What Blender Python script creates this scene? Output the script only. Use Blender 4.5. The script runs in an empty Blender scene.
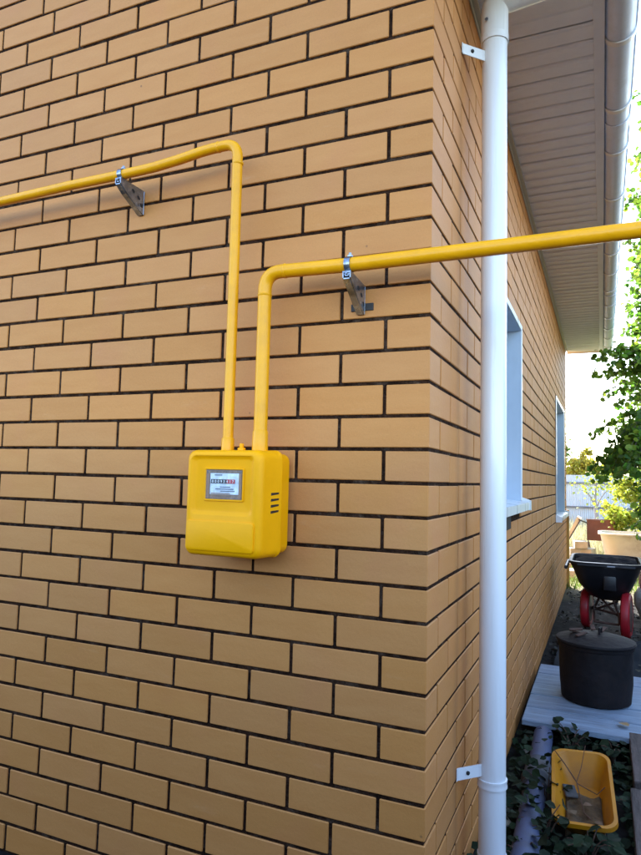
import bpy, bmesh, math, random
import numpy as np
from mathutils import Vector, Matrix, Euler
random.seed(7); rng = np.random.default_rng(7)
S = bpy.context.scene
C = S.collection
V = Vector
G = -1.35                      # ground level (z = 0 is a bed joint at the height of the meter)
# ------------------------------------------------------------------ camera
cam_d = bpy.data.cameras.new('camera'); cam = bpy.data.objects.new('camera', cam_d); C.objects.link(cam)
rt = V((0.916709, 0.398800, 0.024566)); up = V((0.009073, -0.082242, 0.996571)); fw = V((-0.399452, 0.913343, 0.079010))
M = Matrix((rt, up, -fw)).transposed().to_4x4(); M.translation = V((0.41438, -1.65946, -0.08297))
cam.matrix_world = M
cam_d.sensor_fit = 'VERTICAL'; cam_d.sensor_height = 24.0; cam_d.lens = 24.0 * 645.5 / 855.0
cam_d.clip_start = 0.05; cam_d.clip_end = 1500
S.camera = cam
# ------------------------------------------------------------------ sky, sun, exposure
SUN = V((-0.40, 0.80, 0.62)).normalized()
w = bpy.data.worlds.new('World'); S.world = w; w.use_nodes = True
nt = w.node_tree; bg = nt.nodes['Background']
sky = nt.nodes.new('ShaderNodeTexSky'); sky.sky_type = 'NISHITA'; sky.sun_disc = False
sky.sun_elevation = math.asin(SUN.z); sky.sun_rotation = math.atan2(SUN.x, SUN.y)
sky.air_density = 1.0; sky.dust_density = 1.2; sky.ozone_density = 1.0
nt.links.new(sky.outputs[0], bg.inputs[0]); bg.inputs[1].default_value = 0.15
sl = bpy.data.lights.new('sun', 'SUN'); sl.energy = 4.0; sl.angle = math.radians(0.5); sl.color = (1, 0.94, 0.84)
so = bpy.data.objects.new('sun', sl); C.objects.link(so); so.rotation_euler = SUN.to_track_quat('Z', 'Y').to_euler()
S.view_settings.view_transform = 'Standard'; S.view_settings.look = 'None'; S.view_settings.exposure = 2.75; S.view_settings.gamma = 1
S.render.engine = 'CYCLES'
# ------------------------------------------------------------------ helpers
WL = {}
def tag(o, label=None, cat=None, group=None, kind=None):
    if label: o['label'] = label
    if cat: o['category'] = cat
    if group: o['group'] = group
    if kind: o['kind'] = kind
    return o
def thing(name, loc, label, cat, group=None):
    o = bpy.data.objects.new(name, None); C.objects.link(o); o.location = loc; o.empty_display_size = .1
    WL[o] = V(loc); return tag(o, label, cat, group)
def put(name, me, parent=None, loc=(0, 0, 0), rot=None, scale=None):
    """link a mesh; loc is the place in the world, stored relative to the parent"""
    o = bpy.data.objects.new(name, me); C.objects.link(o)
    loc = V(loc); WL[o] = loc
    if parent is not None:
        o.parent = parent; o.location = loc - WL[parent]
    else: o.location = loc
    if rot is not None: o.rotation_euler = rot
    if scale is not None: o.scale = scale
    return o
def mesh(bm, mat, smooth=False, name='mesh'):
    me = bpy.data.meshes.new(name); bm.normal_update(); bm.to_mesh(me); bm.free()
    for m in (mat if isinstance(mat, (list, tuple)) else [mat]): me.materials.append(m)
    if smooth:
        for p in me.polygons: p.use_smooth = True
        try: me.set_sharp_from_angle(angle=math.radians(38))
        except Exception: pass
    return me
def obj(name, bm, mat, parent=None, smooth=False, org=None):
    """bm in world coordinates; origin moved to org (default centre of the bottom)"""
    if org is None:
        xs = [v.co for v in bm.verts]
        org = V(((min(v.x for v in xs) + max(v.x for v in xs)) / 2, (min(v.y for v in xs) + max(v.y for v in xs)) / 2, min(v.z for v in xs)))
    org = V(org)
    for v in bm.verts: v.co -= org
    return put(name, mesh(bm, mat, smooth, name), parent, org)
def NB(): return bmesh.new()
def box(bm, a, b, bev=0.0, mat=None, seg=1):
    a, b = V(a), V(b); lo = V(map(min, a, b)); hi = V(map(max, a, b))
    t = bmesh.new(); bmesh.ops.create_cube(t, size=1)
    for v in t.verts: v.co = V((lo[i] + (v.co[i] + .5) * (hi[i] - lo[i]) for i in range(3)))
    if bev > 0: bmesh.ops.bevel(t, geom=t.edges[:], offset=bev, segments=seg, affect='EDGES', profile=.5)
    if mat is not None: bmesh.ops.transform(t, matrix=mat, verts=t.verts[:])
    join(bm, t)
def join(bm, t):
    vm = {v: bm.verts.new(v.co) for v in t.verts}
    for f in t.faces:
        try: nf = bm.faces.new([vm[v] for v in f.verts]); nf.material_index = f.material_index; nf.smooth = f.smooth
        except ValueError: pass
    t.free()
def frame_for(d):
    d = d.normalized(); u = d.cross(V((0, 0, 1)))
    if u.length < 1e-3: u = V((1, 0, 0))
    u.normalize(); return u, d.cross(u).normalized()
def tube(bm, pts, r, n=14, cap=True, ring=None):
    pts = [V(p) for p in pts]; rs = r if isinstance(r, (list, tuple)) else [r] * len(pts)
    u = None; rings = []
    for i, p in enumerate(pts):
        d = (pts[min(i + 1, len(pts) - 1)] - pts[max(i - 1, 0)]).normalized()
        if u is None: u, v = frame_for(d)
        else:
            u = (u - d * u.dot(d)).normalized(); v = d.cross(u)
        rings.append([bm.verts.new(p + (u * math.cos(2 * math.pi * k / n) + v * math.sin(2 * math.pi * k / n)) * rs[i]) for k in range(n)])
    for a, b in zip(rings, rings[1:]):
        for k in range(n): bm.faces.new((a[k], a[(k + 1) % n], b[(k + 1) % n], b[k]))
    if cap: bm.faces.new(rings[0][::-1]); bm.faces.new(rings[-1])
def lathe(bm, prof, c, n=32, axis=V((0, 0, 1)), jit=0):
    axis = V(axis).normalized(); u, v = frame_for(axis); c = V(c); rings = []
    for r, h in prof:
        rings.append([bm.verts.new(c + axis * h + (u * math.cos(2 * math.pi * k / n) + v * math.sin(2 * math.pi * k / n)) * (r + random.uniform(-jit, jit))) for k in range(n)])
    for a, b in zip(rings, rings[1:]):
        for k in range(n): bm.faces.new((a[k], a[(k + 1) % n], b[(k + 1) % n], b[k]))
    bm.faces.new(rings[0][::-1]); bm.faces.new(rings[-1])
def bend(p0, p1, p2, r, n=8):
    """rounded corner at p1"""
    p0, p1, p2 = V(p0), V(p1), V(p2); a = (p0 - p1).normalized(); b = (p2 - p1).normalized()
    A = p1 + a * r; B = p1 + b * r
    return [(A * (1 - t) ** 2 + p1 * 2 * t * (1 - t) + B * t * t) for t in [i / n for i in range(n + 1)]]
def loft(bm, rings, cap0=True, cap1=True):
    R = [[bm.verts.new(V(p)) for p in r] for r in rings]; n = len(R[0])
    for a, b in zip(R, R[1:]):
        for k in range(n): bm.faces.new((a[k], a[(k + 1) % n], b[(k + 1) % n], b[k]))
    if cap0: bm.faces.new(R[0][::-1])
    if cap1: bm.faces.new(R[-1])
def rrect(w, h, r, n=5):
    pts = []
    for cx, cy, a0 in ((w / 2 - r, h / 2 - r, 0), (-w / 2 + r, h / 2 - r, 90), (-w / 2 + r, -h / 2 + r, 180), (w / 2 - r, -h / 2 + r, 270)):
        for i in range(n + 1):
            a = math.radians(a0 + 90 * i / n); pts.append((cx + r * math.cos(a), cy + r * math.sin(a)))
    return pts
# ------------------------------------------------------------------ materials
MC = {}
def mat(name, col, rough=.6, metal=0, var=.12, vscale=6, bump=.0, bscale=60, stretch=(1, 1, 1), col2=None, dirt=None, dscale=3, damt=.5, spec=.5, rand=0, coat=0, coords='Object', trans=0):
    if name in MC: return MC[name]
    m = bpy.data.materials.new(name); m.use_nodes = True; N = m.node_tree.nodes; L = m.node_tree.links
    b = N['Principled BSDF']; b.inputs['Roughness'].default_value = rough; b.inputs['Metallic'].default_value = metal
    b.inputs['Specular IOR Level'].default_value = spec
    if coat: b.inputs['Coat Weight'].default_value = coat; b.inputs['Coat Roughness'].default_value = .08
    tc = N.new('ShaderNodeTexCoord'); mp = N.new('ShaderNodeMapping'); mp.inputs['Scale'].default_value = stretch
    L.new(tc.outputs[coords], mp.inputs[0])
    n1 = N.new('ShaderNodeTexNoise'); n1.inputs['Scale'].default_value = vscale; n1.inputs['Detail'].default_value = 6; n1.inputs['Roughness'].default_value = .6
    L.new(mp.outputs[0], n1.inputs['Vector'])
    c2 = col2 if col2 else tuple(c * (1 - var * 2.2) for c in col)
    r1 = N.new('ShaderNodeValToRGB'); r1.color_ramp.elements[0].position = .3; r1.color_ramp.elements[1].position = .7
    r1.color_ramp.elements[0].color = (*c2, 1); r1.color_ramp.elements[1].color = (*[min(1, c * (1 + (var if not col2 else 0))) for c in col], 1)
    L.new(n1.outputs[0], r1.inputs[0]); out = r1.outputs[0]
    if dirt:
        n2 = N.new('ShaderNodeTexNoise'); n2.inputs['Scale'].default_value = dscale; n2.inputs['Detail'].default_value = 8; n2.inputs['Roughness'].default_value = .7
        L.new(mp.outputs[0], n2.inputs['Vector'])
        r2 = N.new('ShaderNodeValToRGB'); r2.color_ramp.elements[0].position = .5; r2.color_ramp.elements[1].position = .68
        r2.color_ramp.elements[0].color = (0, 0, 0, 1); r2.color_ramp.elements[1].color = (damt, damt, damt, 1)
        L.new(n2.outputs[0], r2.inputs[0])
        mx = N.new('ShaderNodeMix'); mx.data_type = 'RGBA'; L.new(r2.outputs[0], mx.inputs[0]); L.new(out, mx.inputs[6]); mx.inputs[7].default_value = (*dirt, 1); out = mx.outputs[2]
    if rand:
        ge = N.new('ShaderNodeNewGeometry'); oi = N.new('ShaderNodeObjectInfo')
        ad = N.new('ShaderNodeMath'); ad.operation = 'ADD'; L.new(ge.outputs['Random Per Island'], ad.inputs[0]); L.new(oi.outputs['Random'], ad.inputs[1])
        fr = N.new('ShaderNodeMath'); fr.operation = 'FRACT'; L.new(ad.outputs[0], fr.inputs[0])
        mr = N.new('ShaderNodeMapRange'); mr.inputs[3].default_value = 1 - rand; mr.inputs[4].default_value = 1 + rand; L.new(fr.outputs[0], mr.inputs[0])
        hs = N.new('ShaderNodeHueSaturation'); L.new(mr.outputs[0], hs.inputs['Value']); L.new(out, hs.inputs['Color'])
        mh = N.new('ShaderNodeMath'); mh.operation = 'MULTIPLY'; mh.inputs[1].default_value = 7.31; L.new(fr.outputs[0], mh.inputs[0])
        f2 = N.new('ShaderNodeMath'); f2.operation = 'FRACT'; L.new(mh.outputs[0], f2.inputs[0])
        m2 = N.new('ShaderNodeMapRange'); m2.inputs[3].default_value = .5 - rand * .06; m2.inputs[4].default_value = .5 + rand * .06; L.new(f2.outputs[0], m2.inputs[0]); L.new(m2.outputs[0], hs.inputs['Hue'])
        out = hs.outputs[0]
    L.new(out, b.inputs['Base Color'])
    rr = N.new('ShaderNodeMapRange'); rr.inputs[3].default_value = max(0, rough - .1); rr.inputs[4].default_value = min(1, rough + .12); L.new(n1.outputs[0], rr.inputs[0]); L.new(rr.outputs[0], b.inputs['Roughness'])
    if bump:
        n3 = N.new('ShaderNodeTexNoise'); n3.inputs['Scale'].default_value = bscale; n3.inputs['Detail'].default_value = 5; L.new(mp.outputs[0], n3.inputs['Vector'])
        bp = N.new('ShaderNodeBump'); bp.inputs['Strength'].default_value = min(1, bump); bp.inputs['Distance'].default_value = .01; L.new(n3.outputs[0], bp.inputs['Height']); L.new(bp.outputs[0], b.inputs['Normal'])
    if trans:
        t = N.new('ShaderNodeBsdfTranslucent'); L.new(out, t.inputs[0]); ms = N.new('ShaderNodeMixShader'); ms.inputs[0].default_value = trans
        L.new(b.outputs[0], ms.inputs[1]); L.new(t.outputs[0], ms.inputs[2]); L.new(ms.outputs[0], N['Material Output'].inputs[0])
    MC[name] = m; return m
def brick_material():
    m = bpy.data.materials.new('facing brick'); m.use_nodes = True; N = m.node_tree.nodes; L = m.node_tree.links; b = N['Principled BSDF']
    def nd(t, **k):
        n = N.new(t)
        for a, c in k.items(): setattr(n, a, c)
        return n
    def math_(op, a, c):
        n = nd('ShaderNodeMath', operation=op)
        for i, x in enumerate((a, c)):
            if isinstance(x, (int, float)): n.inputs[i].default_value = x
            else: L.new(x, n.inputs[i])
        return n.outputs[0]
    ge = nd('ShaderNodeNewGeometry'); oi = nd('ShaderNodeObjectInfo')
    rnd = math_('FRACT', math_('ADD', ge.outputs['Random Per Island'], oi.outputs['Random']), 0)
    r2 = math_('FRACT', math_('MULTIPLY', rnd, 17.3), 0)
    mp = nd('ShaderNodeMapping'); mp.inputs['Scale'].default_value = (1, 1, 5); L.new(ge.outputs['Position'], mp.inputs[0])
    # offset the pattern brick by brick so streaks stop at the joints
    off = nd('ShaderNodeCombineXYZ'); L.new(math_('MULTIPLY', rnd, 53.0), off.inputs[0]); L.new(math_('MULTIPLY', r2, 31.0), off.inputs[2]); L.new(off.outputs[0], mp.inputs[1])
    n1 = nd('ShaderNodeTexNoise'); n1.inputs['Scale'].default_value = 7; n1.inputs['Detail'].default_value = 5; L.new(mp.outputs[0], n1.inputs[0])
    ramp = nd('ShaderNodeValToRGB'); e = ramp.color_ramp.elements
    e[0].position = .25; e[0].color = (0.490, 0.198, 0.050, 1); e[1].position = .75; e[1].color = (0.525, 0.224, 0.062, 1)
    L.new(n1.outputs[0], ramp.inputs[0])
    # pinkish burnt smudges
    n2 = nd('ShaderNodeTexNoise'); n2.inputs['Scale'].default_value = 5; n2.inputs['Detail'].default_value = 3; L.new(ge.outputs['Position'], n2.inputs[0])
    k2 = nd('ShaderNodeMapRange'); k2.inputs[1].default_value = .55; k2.inputs[2].default_value = .75; k2.inputs[4].default_value = .35; L.new(n2.outputs[0], k2.inputs[0])
    mx = nd('ShaderNodeMix', data_type='RGBA'); L.new(k2.outputs[0], mx.inputs[0]); L.new(ramp.outputs[0], mx.inputs[6]); mx.inputs[7].default_value = (0.50, 0.185, 0.066, 1)
    hs = nd('ShaderNodeHueSaturation'); L.new(mx.outputs[2], hs.inputs['Color'])
    mr = nd('ShaderNodeMapRange'); mr.inputs[3].default_value = .945; mr.inputs[4].default_value = 1.045; L.new(rnd, mr.inputs[0]); L.new(mr.outputs[0], hs.inputs['Value'])
    mh = nd('ShaderNodeMapRange'); mh.inputs[3].default_value = .985; mh.inputs[4].default_value = 1.015; L.new(r2, mh.inputs[0]); L.new(mh.outputs[0], hs.inputs['Saturation'])
    # dark vertical streak beside the downpipe, on the side wall only
    sp = nd('ShaderNodeSeparateXYZ'); L.new(ge.outputs['Position'], sp.inputs[0])
    n4 = nd('ShaderNodeTexNoise'); n4.inputs['Scale'].default_value = 3; L.new(ge.outputs['Position'], n4.inputs[0])
    yy = math_('ADD', sp.outputs[1], math_('MULTIPLY', math_('SUBTRACT', n4.outputs[0], .5), .07))
    d = math_('ABSOLUTE', math_('SUBTRACT', yy, .375), 0)
    k = nd('ShaderNodeMapRange'); k.inputs[1].default_value = .0; k.inputs[2].default_value = .05; k.inputs[3].default_value = .32; k.inputs[4].default_value = 0; L.new(d, k.inputs[0])
    xs = math_('GREATER_THAN', sp.outputs[0], -.006)
    m3 = nd('ShaderNodeMix', data_type='RGBA'); L.new(math_('MULTIPLY', k.outputs[0], xs), m3.inputs[0]); L.new(hs.outputs[0], m3.inputs[6]); m3.inputs[7].default_value = (.16, .062, .03, 1)
    # pits and specks
    vo = nd('ShaderNodeTexVoronoi'); vo.inputs['Scale'].default_value = 9; L.new(ge.outputs['Position'], vo.inputs[0])
    ks = nd('ShaderNodeMapRange'); ks.inputs[1].default_value = .018; ks.inputs[2].default_value = .045; ks.inputs[3].default_value = .7; ks.inputs[4].default_value = 0; L.new(vo.outputs[0], ks.inputs[0])
    gate = math_('GREATER_THAN', math_('FRACT', math_('MULTIPLY', vo.outputs['Color'], 3.7), 0), .72)
    m4 = nd('ShaderNodeMix', data_type='RGBA'); L.new(math_('MULTIPLY', ks.outputs[0], gate), m4.inputs[0]); L.new(m3.outputs[2], m4.inputs[6]); m4.inputs[7].default_value = (.12, .055, .03, 1)
    n5 = nd('ShaderNodeTexNoise'); n5.inputs['Scale'].default_value = 3.2; n5.inputs['Detail'].default_value = 9; n5.inputs['Roughness'].default_value = .75; L.new(mp.outputs[0], n5.inputs[0])
    k5 = nd('ShaderNodeMapRange'); k5.inputs[1].default_value = .60; k5.inputs[2].default_value = .80; k5.inputs[4].default_value = .35; L.new(n5.outputs[0], k5.inputs[0])
    m5 = nd('ShaderNodeMix', data_type='RGBA'); L.new(k5.outputs[0], m5.inputs[0]); L.new(m4.outputs[2], m5.inputs[6]); m5.inputs[7].default_value = (.60, .38, .20, 1)
    n6 = nd('ShaderNodeTexNoise'); n6.inputs['Scale'].default_value = 260; n6.inputs['Detail'].default_value = 3; L.new(ge.outputs['Position'], n6.inputs[0])
    k6 = nd('ShaderNodeMapRange'); k6.inputs[3].default_value = .90; k6.inputs[4].default_value = 1.10; L.new(n6.outputs[0], k6.inputs[0])
    h6 = nd('ShaderNodeHueSaturation'); L.new(k6.outputs[0], h6.inputs['Value']); L.new(m5.outputs[2], h6.inputs['Color'])
    L.new(h6.outputs[0], b.inputs['Base Color']); b.inputs['Roughness'].default_value = .62; b.inputs['Specular IOR Level'].default_value = .35
    n3 = nd('ShaderNodeTexNoise'); n3.inputs['Scale'].default_value = 90; n3.inputs['Detail'].default_value = 5; L.new(ge.outputs['Position'], n3.inputs[0])
    bp = nd('ShaderNodeBump'); bp.inputs['Strength'].default_value = .25; bp.inputs['Distance'].default_value = .003; L.new(n3.outputs[0], bp.inputs['Height']); L.new(bp.outputs[0], b.inputs['Normal'])
    return m
BRICK = brick_material()
MORTAR = mat('dark brown mortar', (.034, .015, .008), .95, var=.35, vscale=30, bump=.9, bscale=150, spec=.08, dirt=(.12, .085, .06), dscale=22, damt=.45)
YEL = mat('yellow pipe enamel', (.84, .365, .002), .36, var=.03, vscale=25, bump=.10, bscale=70, dirt=(.55, .21, .006), dscale=14, damt=.25, coat=.1, spec=.3)
YEL2 = mat('yellow meter plastic', (.90, .375, .0), .42, var=.03, vscale=8, bump=.05, bscale=160, dirt=(.70, .28, .002), dscale=6, damt=.25, spec=.18)
WHITE = mat('white painted steel', (.78, .79, .80), .28, var=.02, vscale=5, dirt=(.55, .54, .50), dscale=30, damt=.22, coat=.3, stretch=(1, 1, .07))
ZINC = mat('zinc plated steel', (.36, .40, .47), .24, metal=.85, var=.30, vscale=30, bump=.2, bscale=25)
BLACK = mat('black rubber', (.012, .012, .013), .7)
PVC = mat('white pvc', (.76, .79, .83), .35, var=.02)
REVEAL = mat('pale blue white reveal panel', (.46, .56, .68), .4, var=.04, dirt=(.45, .52, .60), dscale=3, damt=.4)
SOFF = mat('grey soffit steel', (.80, .84, .90), .5, var=.05, vscale=4, dirt=(.68, .70, .74), dscale=2, damt=.3)
FASC = mat('pale grey fascia steel', (.74, .77, .84), .45, var=.04)
GUT = mat('pale grey gutter steel', (.68, .76, .90), .35, var=.05, dirt=(.4, .4, .41), dscale=6, damt=.4)
ROOF = mat('brown roof sheet', (.12, .05, .035), .5, bump=.1)
GLASS = mat('dark window glass', (.03, .035, .04), .05, var=.0)
SOIL = mat('dark damp soil', (.028, .024, .019), .95, var=.3, vscale=3, bump=.9, bscale=25, dirt=(.055, .047, .035), dscale=9, damt=.7)
BARK = mat('grey brown bark', (.10, .075, .055), .9, var=.3, vscale=20, bump=.8, bscale=40)

# ------------------------------------------------------------------ ground
def ground_sheet():
    bm = NB(); xs = [-300, -80, -30, -12] + [x * .5 for x in range(-10, 31)] + [22, 40, 90, 300]; ys = [-300, -80, -25, -10] + [y * .5 for y in range(-8, 45)] + [30, 50, 120, 500]
    g = [[bm.verts.new((x, y, G + (0 if not (.3 < x < 15 and -3 < y < 22) else random.uniform(-.012, .01)))) for x in xs] for y in ys]
    for a, b in zip(g, g[1:]):
        for i in range(len(xs) - 1): bm.faces.new((a[i], a[i + 1], b[i + 1], b[i]))
    m = mat('ground', (.009, .0085, .009), .95, var=.3, vscale=.9, bump=.9, bscale=18, dirt=(.020, .018, .016), spec=.15, dscale=5, damt=.7)
    N = m.node_tree.nodes; L = m.node_tree.links; b = N['Principled BSDF']
    base = b.inputs['Base Color'].links[0].from_socket
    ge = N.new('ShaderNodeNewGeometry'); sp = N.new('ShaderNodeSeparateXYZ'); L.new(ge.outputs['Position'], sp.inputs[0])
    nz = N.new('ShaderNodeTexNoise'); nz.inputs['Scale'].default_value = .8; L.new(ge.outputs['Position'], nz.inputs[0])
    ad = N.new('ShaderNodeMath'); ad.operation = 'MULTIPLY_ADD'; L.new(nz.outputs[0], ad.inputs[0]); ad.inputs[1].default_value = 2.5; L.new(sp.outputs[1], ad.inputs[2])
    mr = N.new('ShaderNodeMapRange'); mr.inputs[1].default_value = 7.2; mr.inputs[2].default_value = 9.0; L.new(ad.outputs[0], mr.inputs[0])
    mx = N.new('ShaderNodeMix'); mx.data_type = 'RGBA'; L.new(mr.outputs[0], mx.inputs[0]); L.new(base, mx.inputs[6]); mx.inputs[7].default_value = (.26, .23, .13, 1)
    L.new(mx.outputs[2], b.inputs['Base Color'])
    o = obj('ground', bm, m, org=(0, 0, 0)); tag(o, kind='structure')
ground_sheet()
# ------------------------------------------------------------------ house
HC = .089756; J = .0102; LM = .260; NR = 15           # course height, joint, module, rows below the zero joint
Y1, ZT = 7.06, 18 * HC + .035                          # far end of the side wall, top of the side wall
X0 = -6.2; RIDX = X0 / 2; RIDZ = ZT + 2.3
house = thing('brick_house', (X0 / 2, Y1 / 2, G), 'tan brick house with dark mortar joints, white downpipe on its corner and wide eave', 'house')
WIN = [(.86, 2.045, -.205, .775), (5.035, 6.45, -.425, .765)]    # y0, y1, z0, z1 of the two openings in the side wall
DEP = .25
bm = NB(); box(bm, (X0, .0042, G - .15), (-.0042, DEP, ZT + .1))
g1 = [(X0, .0042, ZT + .101), (-.0042, .0042, ZT + .101), (RIDX, .0042, RIDZ)]; g2 = [(p[0], DEP - .001, p[2]) for p in g1]
loft(bm, [g2, g1])
front = obj('wall', bm, MORTAR, house); front['label'] = 'shaded brick wall that carries the gas meter'
bm = NB(); ys = [DEP + .002, WIN[0][0], WIN[0][1], WIN[1][0], WIN[1][1], Y1 - .0085]
for a, b in ((0, 1), (2, 3), (4, 5)): box(bm, (-DEP, ys[a], G - .15), (-.0036, ys[b], ZT))
for (y0, y1, z0, z1) in WIN: box(bm, (-DEP, y0, G - .15), (-.0036, y1, z0)); box(bm, (-DEP, y0, z1), (-.0036, y1, ZT))
side = obj('wall', bm, MORTAR, house); side['label'] = 'receding brick wall with two windows under the eave'
bm = NB(); box(bm, (X0, DEP + .01, G), (X0 + .25, Y1 - .27, ZT)); box(bm, (X0, Y1 - .26, G), (-.02, Y1 - .0085, ZT))
back = obj('wall', bm, BRICK, house)
bk_meshes = {}
def brick_bm(bm, lo, hi, faces='xy'):
    box(bm, lo, hi, bev=.0018)
def rowinfo(n): return G + 0, 0
rows = range(-NR, 18)
cands = []      # (wall, lo, hi)
for r in range(-NR, int((RIDZ) / HC) + 1):
    z0 = r * HC + J / 2; z1 = (r + 1) * HC - J / 2
    if r < 18:
        zz1 = z1
        cx = LM - .01 if r % 2 == 0 else .12          # length of the corner brick along the front
        cy = .12 if r % 2 == 0 else LM - .01
        cands.append((front, V((-cx, 0, z0)), V((0, cy, zz1))))
        x = -cx - J
        while x > X0 + .03:
            xa = max(X0, x - (LM - J)); cands.append((front, V((xa, 0, z0)), V((x, .11, zz1)))); x -= LM
        y = cy + J
        while y < Y1 - .02:
            segs = [(y, min(Y1, y + LM - J))]
            for (a, b, c, d) in WIN:
                if z1 > c + .002 and z0 < d - .002:
                    ns = []
                    for s, t in segs:
                        if t <= a or s >= b: ns.append((s, t)); continue
                        if s < a - .02: ns.append((s, a))
                        if t > b + .02: ns.append((b, t))
                    segs = ns
            for s, t in segs: cands.append((side, V((-.11, s, z0)), V((0, t, zz1))))
            y += LM
    else:
        half = (RIDZ - z1) / (RIDZ - ZT - .1) * (-X0 / 2)
        x = RIDX + half - (.13 if r % 2 else 0)
        while x - LM > RIDX - half:
            cands.append((front, V((x - LM + J, 0, z0)), V((x, .11, z1)))); x -= LM
Mi = M.inverted()
def area(wl, lo, hi):
    if wl is front: q = [(lo.x, 0, lo.z), (hi.x, 0, lo.z), (hi.x, 0, hi.z), (lo.x, 0, hi.z)]
    else: q = [(0, lo.y, lo.z), (0, hi.y, lo.z), (0, hi.y, hi.z), (0, lo.y, hi.z)]
    P = []
    for p in q:
        c = Mi @ V(p)
        if c.z > -.1: return 0
        P.append((c.x / -c.z * 645.5, c.y / -c.z * 645.5))
    if max(p[0] for p in P) < -322 or min(p[0] for p in P) > 322 or max(p[1] for p in P) < -429 or min(p[1] for p in P) > 429: return 0
    if wl is side:
        if min(p[0] for p in P) > 158 and max(p[0] for p in P) < 183: return 0   # wholly behind the downpipe
    return abs(sum(P[i][0] * P[(i + 1) % 4][1] - P[(i + 1) % 4][0] * P[i][1] for i in range(4))) / 2
sc = sorted(range(len(cands)), key=lambda i: -area(*cands[i]))
single = set(i for i in sc[:298] if area(*cands[i]) > 0)
rest = {front: NB(), side: NB()}
for i, (wl, lo, hi) in enumerate(cands):
    dx = random.uniform(-.0012, .0012); n = V((0, -1, 0)) if wl is front else V((1, 0, 0))
    corner = wl is front and hi.x == 0 and lo.z < 18 * HC
    if i in single:
        size = tuple(round(c, 3) for c in (hi - lo))
        key = size
        if key not in bk_meshes:
            t = NB(); box(t, (-size[0] / 2, -size[1] / 2, -size[2] / 2), (size[0] / 2, size[1] / 2, size[2] / 2), bev=.002); bk_meshes[key] = mesh(t, BRICK, name='brick')
        o = put('brick', bk_meshes[key], wl, (lo + hi) / 2 + (n * dx if not corner else V((random.uniform(-.0006, .0006), random.uniform(-.0006, .0006), 0))) + V((0, 0, random.uniform(-.0008, .0008))))
        a = .004; o.scale = (random.uniform(.9965, 1.003), 1, random.uniform(.988, 1.008)) if wl is front and not corner else (1, 1, 1)
        o.rotation_euler = (0, random.uniform(-a, a), 0) if (wl is front and not corner) else (random.uniform(-a, a), 0, 0) if wl is side else (0, 0, 0)
    else:
        box(rest[wl], lo + n * dx, hi + n * dx, bev=.002 if (hi.z < 2 and hi.x > -2.5) else 0)
for wl in (front, side): tag(obj('bricks', rest[wl], BRICK, wl), kind='stuff')
# a thin dark plate left in a joint under the right pipe bracket is built with that pipe
# windows: reveal, trim, sill, frame, panes
for k, (y0, y1, z0, z1) in enumerate(WIN):
    bm = NB(); t = .008; D = .16
    wn = None
    box(bm, (-D, y0 + .001, z0), (.004, y0 + t, z1), 0); box(bm, (-D, y1 - t, z0), (.004, y1 - .001, z1)); box(bm, (-D, y0 + t + .001, z1 - t), (.004, y1 - t - .001, z1 - .001))
    wn = obj('window', bm, REVEAL, house)
    bm = NB(); e = .022
    box(bm, (.0045, y0 - e, z0 + .03), (.0105, y0 + .006, z1 + e), .001); box(bm, (.0045, y1 - .006, z0 + .03), (.0105, y1 + e, z1 + e), .001); box(bm, (.0045, y0 + .007, z1 - .006), (.0105, y1 - .007, z1 + e), .001)
    obj('trim', bm, WHITE, wn)
    bm = NB()
    pr = [(-D, z0 + .045), (.045, z0 + .022), (.052, z0 + .022), (.052, z0 - .018), (.047, z0 - .018), (.047, z0 + .008), (-D, z0 + .03)]
    loft(bm, [[(x, y0 + .002, z) for x, z in pr], [(x, y1 - .002, z) for x, z in pr]])
    pc = [(.0, z0 + .05), (.056, z0 + .03), (.056, z0 - .022), (.0, z0 - .022)]
    obj('sill', bm, WHITE, wn)
    for ya, yb in ((y0 - .024, y0 - .008), (y1 + .008, y1 + .036)):
        bm = NB(); loft(bm, [[(x + .001, ya, z) for x, z in pc], [(x + .001, yb, z) for x, z in pc]]); obj('sill_cap', bm, WHITE, wn)
    if k == 0: bm = NB(); box(bm, (.0015, 1.30, z0 - .095), (.012, 1.57, z0 - .024), .003); obj('dark_patch', bm, BLACK, wn)  # dark box below the sill of the first window
    bm = NB(); f = .06; xa, xb = -D - .05, -D + .012
    box(bm, (xa, y0 + t + .001, z0 + .046), (xb, y0 + t + f, z1 - t - .001), .004); box(bm, (xa, y1 - t - f, z0 + .046), (xb, y1 - t - .001, z1 - t - .001), .004)
    box(bm, (xa, y0 + t + f + .001, z1 - t - f), (xb, y1 - t - f - .001, z1 - t - .002), .004); box(bm, (xa, y0 + t + f + .001, z0 + .047), (xb, y1 - t - f - .001, z0 + .047 + f), .004)
    ym = (y0 + y1) / 2; box(bm, (xa, ym - .03, z0 + .048 + f), (xb, ym + .03, z1 - t - f - .001), .004)
    obj('frame', bm, PVC, wn)
    for a, b in ((y0 + t + f, ym - .03), (ym + .03, y1 - t - f)):
        bm = NB(); box(bm, (-D - .03, a, z0 + .1), (-D - .02, b, z1 - t - f)); obj('pane', bm, GLASS, wn)
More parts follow.
